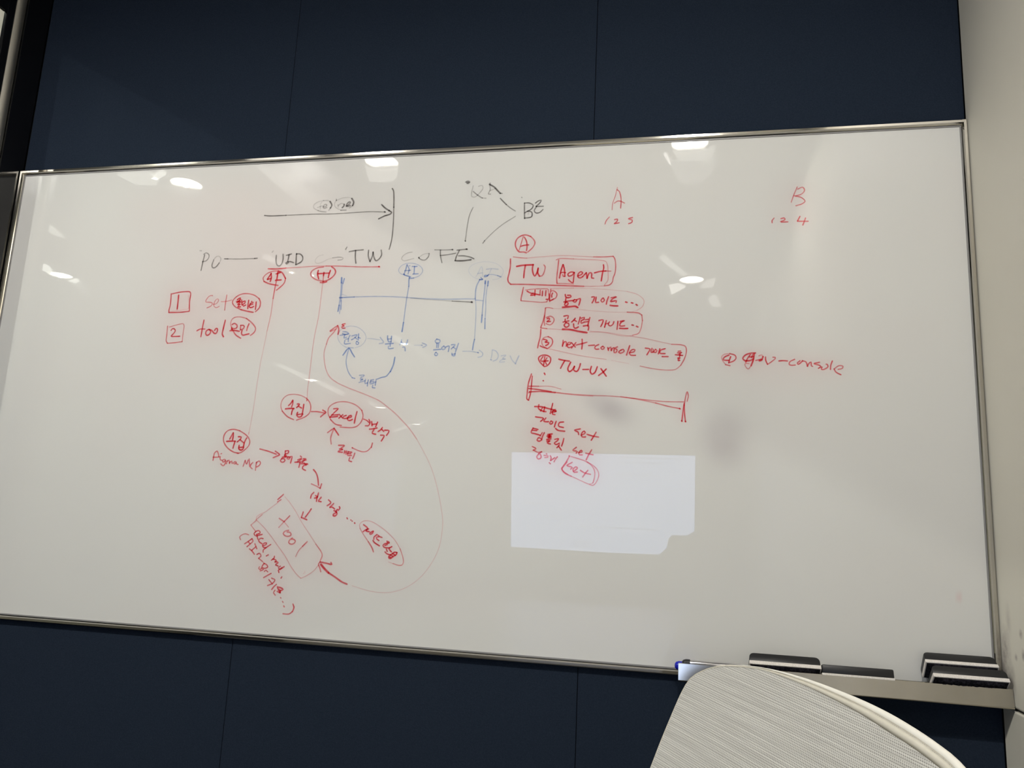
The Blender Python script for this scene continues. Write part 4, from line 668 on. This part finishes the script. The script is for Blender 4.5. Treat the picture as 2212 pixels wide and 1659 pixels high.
XX, ZZ = np.meshgrid(xs, zs)
def blob(cx, cz, rx, rz, ang=0):
    c, s = math.cos(ang), math.sin(ang)
    u = ((XX - cx) * c + (ZZ - ZB - cz) * s) / rx; v = (-(XX - cx) * s + (ZZ - ZB - cz) * c) / rz
    return np.exp(-(u * u + v * v) ** 1.35)
pink = .21 * np.minimum(1, d1 / .9) + .10 * np.minimum(1, d2 / .35)
for (cx, cz, rx, rz, s) in [(0.5185, 0.6387, 0.246, 0.2066, 0.05), (0.7564, 0.7249, 0.1806, 0.1436, 0.03), (0.4317, 0.773, 0.1594, 0.105, 0.075), (0.6193, 0.7758, 0.1516, 0.1117, 0.075), (0.5035, 0.6022, 0.144, 0.0996, 0.105), (0.8009, 0.6339, 0.1331, 0.105, 0.06), (0.7684, 0.3926, 0.1132, 0.0745, 0.12), (0.6112, 0.3388, 0.1087, 0.075, 0.075), (1.1687, 0.6444, 0.0883, 0.0586, 0.18), (1.2277, 0.5442, 0.1085, 0.0645, 0.15), (1.1547, 0.3599, 0.07, 0.0543, 0.15), (0.7185, 0.1784, 0.1118, 0.1017, 0.105), (0.6374, 0.1105, 0.0615, 0.0702, 0.09), (1.5277, 0.4889, 0.0981, 0.038, 0.09), (1.5469, 0.7665, 0.0439, 0.0491, 0.075), (0.4094, 0.5663, 0.0694, 0.0819, 0.09), (1.7636, 0.141, 0.0038, 0.0079, 0.35)]:
    pink += s * blob(cx, cz, rx, rz)
# slow wiping streaks
rs = np.random.RandomState(3)
low = rs.rand(12, 20)
ui = (XX - bx0) / (bx1 - bx0) * 18; vi = (ZZ - bz0) / (bz1 - bz0) * 10
i0 = ui.astype(int); j0 = vi.astype(int); fu = ui - i0; fv = vi - j0
fu = fu * fu * (3 - 2 * fu); fv = fv * fv * (3 - 2 * fv)
lown = (low[j0, i0] * (1 - fu) + low[j0, i0 + 1] * fu) * (1 - fv) + (low[j0 + 1, i0] * (1 - fu) + low[j0 + 1, i0 + 1] * fu) * fv
pink += .05 * np.clip(lown - .45, 0, 1)
grey = .10 * np.minimum(1, d3 / 1.2)
for (cx, cz, rx, rz, ang, s) in [(1.2308, 0.4226, 0.0347, 0.022, -0.5, 0.26), (1.2582, 0.4066, 0.0305, 0.0218, -0.3, 0.24), (1.4275, 0.3776, 0.0375, 0.0375, -0.4, 0.3), (1.4318, 0.3403, 0.03, 0.0238, 0, 0.14)]:
    grey += s * blob(cx, cz, rx, rz, ang)
verts = np.stack([XX.ravel(), np.full(XX.size, BY), ZZ.ravel()], 1).tolist()
faces = []
for j in range(nz_ - 1):
    for i in range(nx - 1):
        o_ = j * nx + i
        faces.append((o_, o_ + 1, o_ + nx + 1, o_ + nx))
# back and sides so that the panel has thickness
nb = len(verts)
verts += [(bx0, -.0002, bz0), (bx1, -.0002, bz0), (bx1, -.0002, bz1), (bx0, -.0002, bz1)]
faces.append((nb + 3, nb + 2, nb + 1, nb))
faces.append((0, nb, nb + 1) + tuple(range(nx - 1, 0, -1)))
faces.append(tuple((nz_ - 1) * nx + i for i in range(nx)) + (nb + 2, nb + 3))
faces.append(tuple(j * nx for j in range(nz_)) + (nb + 3, nb))
faces.append((nb + 1, nb + 2) + tuple(j * nx + nx - 1 for j in range(nz_ - 1, -1, -1)))
me = bpy.data.meshes.new('glass_panel')
me.from_pydata(verts, [], faces)
ca = me.color_attributes.new('stain', 'FLOAT_COLOR', 'POINT')
colv = np.zeros((len(verts), 4)); colv[:, 3] = 1
colv[:nb, 0] = np.clip(pink, 0, .8).ravel(); colv[:nb, 1] = np.clip(grey, 0, .9).ravel()
ca.data.foreach_set('color', colv.ravel())
me.materials.append(M['board'])
rel(link(bpy.data.objects.new('glass_panel', me), board))

# ------------------------------------------------------------------ marker tray
TRX0, TRX1, TRY, TRZ0, TRZ1 = 1.3595, 1.8126, -.0475, .8470, .8732
tray = empty('marker_tray', ((TRX0 + TRX1) / 2, 0, TRZ0))
tag(tray, 'stainless steel marker tray along the lower right edge of the whiteboard', 'tray')
bpy.context.view_layer.update()
def put(o, t):
    o.matrix_parent_inverse = t.matrix_world.inverted(); return o
# U-shaped channel: profile in y,z swept along x, rounded outer edges
def channel():
    r = .0022; th = .0016
    yb, yf = -.0112, TRY
    def arc(cy, cz, rr, a0, a1, n=8):
        return [(cy + rr * math.cos(a0 + (a1 - a0) * k / n), cz + rr * math.sin(a0 + (a1 - a0) * k / n)) for k in range(n + 1)]
    pr = [(yb, TRZ1 - .004), (yb, TRZ0)]
    pr += arc(yf + r, TRZ0 + r, r, -math.pi / 2, -math.pi)
    yt = yf + .0034      # the front face leans back a little
    pr += arc(yt + .0007, TRZ1 - .0007, .0007, math.pi, math.pi / 2, 3)
    pr += [(yt + th, TRZ1), (yf + th + .0005, TRZ0 + th), (yb - th, TRZ0 + th), (yb - th, TRZ1 - .004)]
    bm = bmesh.new()
    rings = [[bm.verts.new((x, y, z)) for y, z in pr] for x in (TRX0, TRX1)]
    for k in range(len(pr)):
        j = (k + 1) % len(pr)
        bm.faces.new((rings[0][k], rings[0][j], rings[1][j], rings[1][k]))
    bm.faces.new(rings[0]); bm.faces.new(rings[1][::-1])
    bmesh.ops.recalc_face_normals(bm, faces=bm.faces)
    return bm
put(obj('channel', channel(), M['traysteel'], tray), tray)

# ------------------------------------------------------------------ erasers leaning in the tray
def eraser(label, x0, x1, p0y, p0z, dy, dz, tb, tw, tp, W, ch=.0065):
    """p0: front upper edge where white layer meets the pad; (dy,dz): thickness direction, pad to back"""
    d = Vector((0, dy, dz)).normalized(); w = Vector((0, d.z, -d.y))
    Ln = x1 - x0
    t = empty('board_eraser', ((x0 + x1) / 2, p0y, p0z))
    tag(t, label, 'eraser', 'magnetic board erasers in the tray')
    R_ = Matrix(((1, 0, 0), (0, w.y, d.y), (0, w.z, d.z))).to_4x4()   # local x, w, d
    def fin(o):
        o.matrix_local = R_
        return o
    bm = newbox(-Ln / 2, Ln / 2, 0, W, tw, tw + tb)
    top = [e_ for e_ in bm.edges if all(v.co.z > tw + tb - 1e-5 for v in e_.verts)]
    ends = [e_ for e_ in top if abs(e_.verts[0].co.x - e_.verts[1].co.x) < 1e-6]
    bmesh.ops.bevel(bm, geom=ends, offset=min(ch, tb * .6), segments=4, affect='EDGES', profile=.5)
    es = [e_ for e_ in bm.edges if len(e_.link_faces) == 2 and e_.calc_face_angle(0) > .7]
    bmesh.ops.bevel(bm, geom=es, offset=.0009, segments=2, affect='EDGES', profile=.5)
    fin(obj('body', bm, M['plastic'], t, True, True))
    bm = newbox(-Ln / 2 - .0006, Ln / 2 + .0006, -.0006, W + .0006, 0, tw - .0001, .0007)
    o = fin(obj('foam_layer', bm, M['foam'], t)); o['label'] = 'white foam layer'
    # worn felt: soft edged slab that bulges a little
    bm = bmesh.new()
    nu, nw = 40, 14
    g_ = []
    rr = random.Random(int(x0 * 1e4))
    for j in range(nw + 1):
        row = []
        for i in range(nu + 1):
            u, v_ = i / nu, j / nw
            ex = 1 - abs(2 * u - 1) ** 10; ew = 1 - abs(2 * v_ - 1) ** 8
            h = tp * min(1.0, ex, ew) * (1 + .12 * rr.uniform(-1, 1)) + .0002
            row.append(bm.verts.new(((u - .5) * (Ln - .002), .001 + v_ * (W - .002), -h)))
        g_.append(row)
    for j in range(nw):
        for i in range(nu):
            bm.faces.new((g_[j][i], g_[j][i + 1], g_[j + 1][i + 1], g_[j + 1][i]))
    bv = [bm.verts.new(((u - .5) * (Ln - .002), .001 + v_ * (W - .002), -.0001)) for u, v_ in ((0, 0), (1, 0), (1, 1), (0, 1))]
    bm.faces.new(bv)
    bmesh.ops.recalc_face_normals(bm, faces=bm.faces)
    o = fin(obj('felt_pad', bm, M['felt'], t, True)); o['label'] = 'ink blackened felt pad'
    return t
eraser('black backed eraser hidden partly by the chair back, nearest the left end of the tray', 1.4627, 1.5621, -0.045, 0.8802, 0.66, 0.75, 0.013, 0.006, 0.004, 0.042, 0.0065)
eraser('low black eraser lying flat in the middle of the tray', 1.5639, 1.6610, -0.044, 0.8720, 0.3, 0.95, 0.0118, 0.0035, 0.003, 0.03, 0.002)
eraser('upper eraser of the pair at the right end of the tray', 1.7064, 1.8006, -0.0335, 0.8992, 0.8, 0.6, 0.0145, 0.006, 0.004, 0.03, 0.0065)
eraser('lower eraser of the pair at the right end, against the right wall', 1.7113, 1.8078, -0.0495, 0.8827, 0.66, 0.75, 0.0125, 0.006, 0.004, 0.042, 0.0065)

# ------------------------------------------------------------------ markers lying in the tray
def marker(name, label, xa, xb, y, z, r, body, cap, capl):
    t = empty(name, ((xa + xb) / 2, y, z))
    tag(t, label, 'marker pen')
    h = (xb - xa) / 2
    s = 1
    bm = bmesh.new()
    lathe(bm, [(0, -h + capl), (r, -h + capl), (r, h - .006), (r * .8, h - .001), (r * .5, h), (0, h)], (1, 0, 0), n=24)
    obj('barrel', bm, body, t, True, True)
    bm = bmesh.new()
    rc = r * 1.07
    lathe(bm, [(0, -h), (rc * .45, -h + .0005), (rc * .80, -h + .0022), (rc, -h + .006), (rc, -h + capl), (rc * .6, -h + capl), (0, -h + capl)], (1, 0, 0), n=24)
    obj('cap', bm, cap, t, True, True)
    return t
marker('marker_pen', 'blue capped marker poking out of the left end of the tray', 1.3538, 1.4738, -.022, 0.8659, .0062, M['silver'], M['blue'], .03)
marker('marker_pen', 'silver and black marker lying on top at the left end of the tray', 1.3646, 1.4543, -.036, 0.8724, .0055, M['silver'], M['plastic'], .012)

# ------------------------------------------------------------------ added table, out of view, put in for a gleam on the tray
table = empty('added_table', (.85, -1.75, 0))
tag(table, 'added meeting table below the camera, out of view', 'table')
obj('tabletop', newbox(-.60, .565, -.85, .85, .695, .72, .004), M['tabletop'], table)
for sx_ in (-1, 1):
    for sy_ in (-1, 1):
        obj('leg', newbox(sx_ * .52 - .025, sx_ * .52 + .025, sy_ * .78 - .025, sy_ * .78 + .025, 0, .6948, .003), M['trimwhite'], table)

# ------------------------------------------------------------------ chair
CH = {'shear': 0.12, 'X0': [1.40542, -0.35403, 0.92], 'ud': [0.615844, -0.787868, -0.0], 'vd': [0.203915, 0.159392, 0.965926], 'nd': [0.761022, 0.594859, -0.258819], 'uc': 0.135, 'k': 0.45, 'outline': [(-0.0623, -0.1292), (-0.0518, -0.0815), (-0.0378, -0.0325), (-0.022, -0.0146), (0.0083, -0.0013), (0.0585, 0.0056), (0.1076, 0.0047), (0.1542, 0.0001), (0.198, -0.0067), (0.2388, -0.0162), (0.2675, -0.0249), (0.2868, -0.0331), (0.3148, -0.053099999999999994), (0.3368, -0.0851), (0.3508, -0.1381), (0.3548, -0.21309999999999998), (0.3418, -0.3231), (0.3068, -0.43310000000000004), (0.2468, -0.5031), (0.135, -0.54), (-0.012299999999999998, -0.51), (-0.0673, -0.44), (-0.0903, -0.33), (-0.0803, -0.22)], 'band0': 0.06, 'rimout': 0.002, 'rimback': 0.0045, 'rimr': 0.0041, 'base': [1.2133, -0.6756]}
chair = empty('office_chair', (CH['base'][0], CH['base'][1], 0))
tag(chair, 'pale grey mesh office chair with cream rimmed backrest in front of the tray', 'chair')
bpy.context.view_layer.update()
Xo = Vector(CH['X0']); UD = Vector(CH['ud']); VD = Vector(CH['vd']); ND = Vector(CH['nd'])  # ND: backwards
UC, KB = CH['uc'], CH['k']
def S(u, v, off=0.0):
    return Xo + UD * u + VD * v + ND * (-KB * (u - UC) ** 2 + off)
outline = CH['outline']
def resample(poly, n):
    P_ = [np.array(p) for p in poly]
    Q = [P_[-1]] + P_ + P_[:2]
    dense = []
    for i in range(1, len(Q) - 2):
        p0, p1, p2, p3 = Q[i - 1:i + 3]
        for t in np.linspace(0, 1, 16, endpoint=False):
            dense.append(.5 * (2 * p1 + (p2 - p0) * t + (2 * p0 - 5 * p1 + 4 * p2 - p3) * t * t + (3 * p1 - p0 - 3 * p2 + p3) * t ** 3))
    D = np.array(dense + [dense[0]])
    s = np.concatenate([[0], np.cumsum(np.linalg.norm(np.diff(D, axis=0), axis=1))])
    q = np.linspace(0, s[-1], n, endpoint=False)
    return np.stack([np.interp(q, s, D[:, 0]), np.interp(q, s, D[:, 1])], 1)
NO = 180
out = resample(outline, NO)
cen = np.array([UC, -.26])
nrmo = np.stack([np.roll(out, -1, 0)[:, 1] - np.roll(out, 1, 0)[:, 1], -(np.roll(out, -1, 0)[:, 0] - np.roll(out, 1, 0)[:, 0])], 1)
nrmo /= np.linalg.norm(nrmo, axis=1)[:, None]
if ((out - cen) * nrmo).sum() < 0: nrmo = -nrmo      # outward
# woven back: rings from the centre to the border, on the front side
bm = bmesh.new()
uvl = bm.loops.layers.uv.new('weave')
rings, uvs = [], {}
TH = .003
for off in (0.0, TH):
    rr_ = []
    for f in np.linspace(.06, 1, 26):
        ring = []
        for p in out:
            q = cen + (p - cen) * f
            v = bm.verts.new(S(q[0], q[1], off)); uvs[v] = q
            ring.append(v)
        rr_.append(ring)
    c = bm.verts.new(S(cen[0], cen[1], off)); uvs[c] = cen
    rings.append((c, rr_))
for c, rr_ in rings:
    for k in range(NO):
        bm.faces.new((c, rr_[0][k], rr_[0][(k + 1) % NO]))
    for A, B in zip(rr_, rr_[1:]):
        for k in range(NO):
            bm.faces.new((A[k], B[k], B[(k + 1) % NO], A[(k + 1) % NO]))
A, B = rings[0][1][-1], rings[1][1][-1]
for k in range(NO):
    bm.faces.new((A[k], A[(k + 1) % NO], B[(k + 1) % NO], B[k]))
bmesh.ops.recalc_face_normals(bm, faces=bm.faces)
for f in bm.faces:
    for lo in f.loops: q = uvs[lo.vert]; lo[uvl].uv = (q[0], q[1] + CH['shear'] * q[0])
put(obj('mesh_backrest', bm, M['weave'], chair, True, True), chair)
# soft fabric border on the front, wide on the right hand side and along the top
bm = bmesh.new()
A_, B_, C_ = [], [], []
for k in range(NO):
    p, n_ = out[k], nrmo[k]
    wgt = min(1, max(0.0, (p[0] - CH['band0']) / .16))
    wd = .0008 + .0088 * wgt
    A_.append(bm.verts.new(S(*(p + n_ * .001), .0005)))
    B_.append(bm.verts.new(S(*(p - n_ * wd * .45), -.0006 - .0009 * wgt)))
    C_.append(bm.verts.new(S(*(p - n_ * wd), .0006)))
for k in range(NO):
    j = (k + 1) % NO
    bm.faces.new((A_[k], A_[j], B_[j], B_[k])); bm.faces.new((B_[k], B_[j], C_[j], C_[k])); bm.faces.new((C_[k], C_[j], A_[j], A_[k]))
bmesh.ops.recalc_face_normals(bm, faces=bm.faces)
put(obj('fabric_border', bm, M['band'], chair, True), chair)
# moulded rim behind the border
pts = [S(*(out[k] + nrmo[k] * CH['rimout']), CH['rimback']) for k in range(NO)]
rad = [CH['rimr'] * (.12 + .88 * min(1, max(0.0, (p[0] - CH['band0']) / .16))) for p in out]
bm = tube(bmesh.new(), pts, rad, 12, True)
bmesh.ops.recalc_face_normals(bm, faces=bm.faces)
o = put(obj('back_rim', bm, M['rim'], chair, True), chair); o['label'] = 'cream moulded rim'
# spine, seat, lift, star base
FWD = -Vector((ND.x, ND.y, 0)).normalized()
SD = Vector((-FWD.y, FWD.x, 0))
mid = S(UC, -.40, .02)
base = Vector((CH['base'][0], CH['base'][1], 0))
pts = [S(UC, -.14, .030), S(UC, -.30, .045), S(UC, -.46, .055), Vector((base.x, base.y, .40)) - FWD * .17, Vector((base.x, base.y, .385))]
put(obj('back_spine', tube(bmesh.new(), pts, [.014, .018, .022, .024, .026], 12), M['rim'], chair, True), chair)
bm = bmesh.new()
nu, nv = 28, 10
rows = []
for s_, zt in ((1, .462), (-1, .425)):
    rows.append([[bm.verts.new(base + FWD * .02 + FWD * (math.sin(a) * .235 * f) + SD * (math.cos(a) * .24 * f) * (1) + Vector((0, 0, zt - s_ * .02 * f ** 6))) for a in np.linspace(0, 2 * math.pi, nu, endpoint=False)] for f in np.linspace(.05, 1, nv)])
for g_ in rows:
    bm.faces.new(g_[0])
    for a_, c_ in zip(g_, g_[1:]):
        for k in range(nu): bm.faces.new((a_[k], a_[(k + 1) % nu], c_[(k + 1) % nu], c_[k]))
for k in range(nu): bm.faces.new((rows[0][-1][k], rows[0][-1][(k + 1) % nu], rows[1][-1][(k + 1) % nu], rows[1][-1][k]))
bmesh.ops.recalc_face_normals(bm, faces=bm.faces)
put(obj('seat', bm, M['band'], chair, True, True), chair)
bm = bmesh.new()
lathe(bm, [(0, .09), (.03, .09), (.03, .24), (.018, .242), (.018, .40), (.05, .405), (.05, .424), (0, .424)], at=base, n=24)
put(obj('gas_lift', bm, M['chrome'], chair, True, True), chair)
for k in range(5):
    a = 2 * math.pi * k / 5 + .3
    dr = Vector((math.cos(a), math.sin(a), 0))
    put(obj('base_leg', tube(bmesh.new(), [base + Vector((0, 0, .11)), base + dr * .15 + Vector((0, 0, .10)), base + dr * .27 + Vector((0, 0, .075))], [.024, .019, .014], 10), M['rim'], chair, True), chair)
    bm = bmesh.new()
    sd = Vector((-dr.y, dr.x, 0))
    for q in (-1, 1):
        lathe(bm, [(0, -.009), (.022, -.009), (.0265, -.006), (.0265, .006), (.022, .009), (0, .009)], sd, base + dr * .27 + sd * .014 * q + Vector((0, 0, .0265)), 20)
    lathe(bm, [(0, .0), (.006, .0), (.006, .05), (0, .05)], (0, 0, 1), base + dr * .27 + Vector((0, 0, .028)), 12)
    put(obj('caster', bm, M['rubber'], chair, True, True), chair)
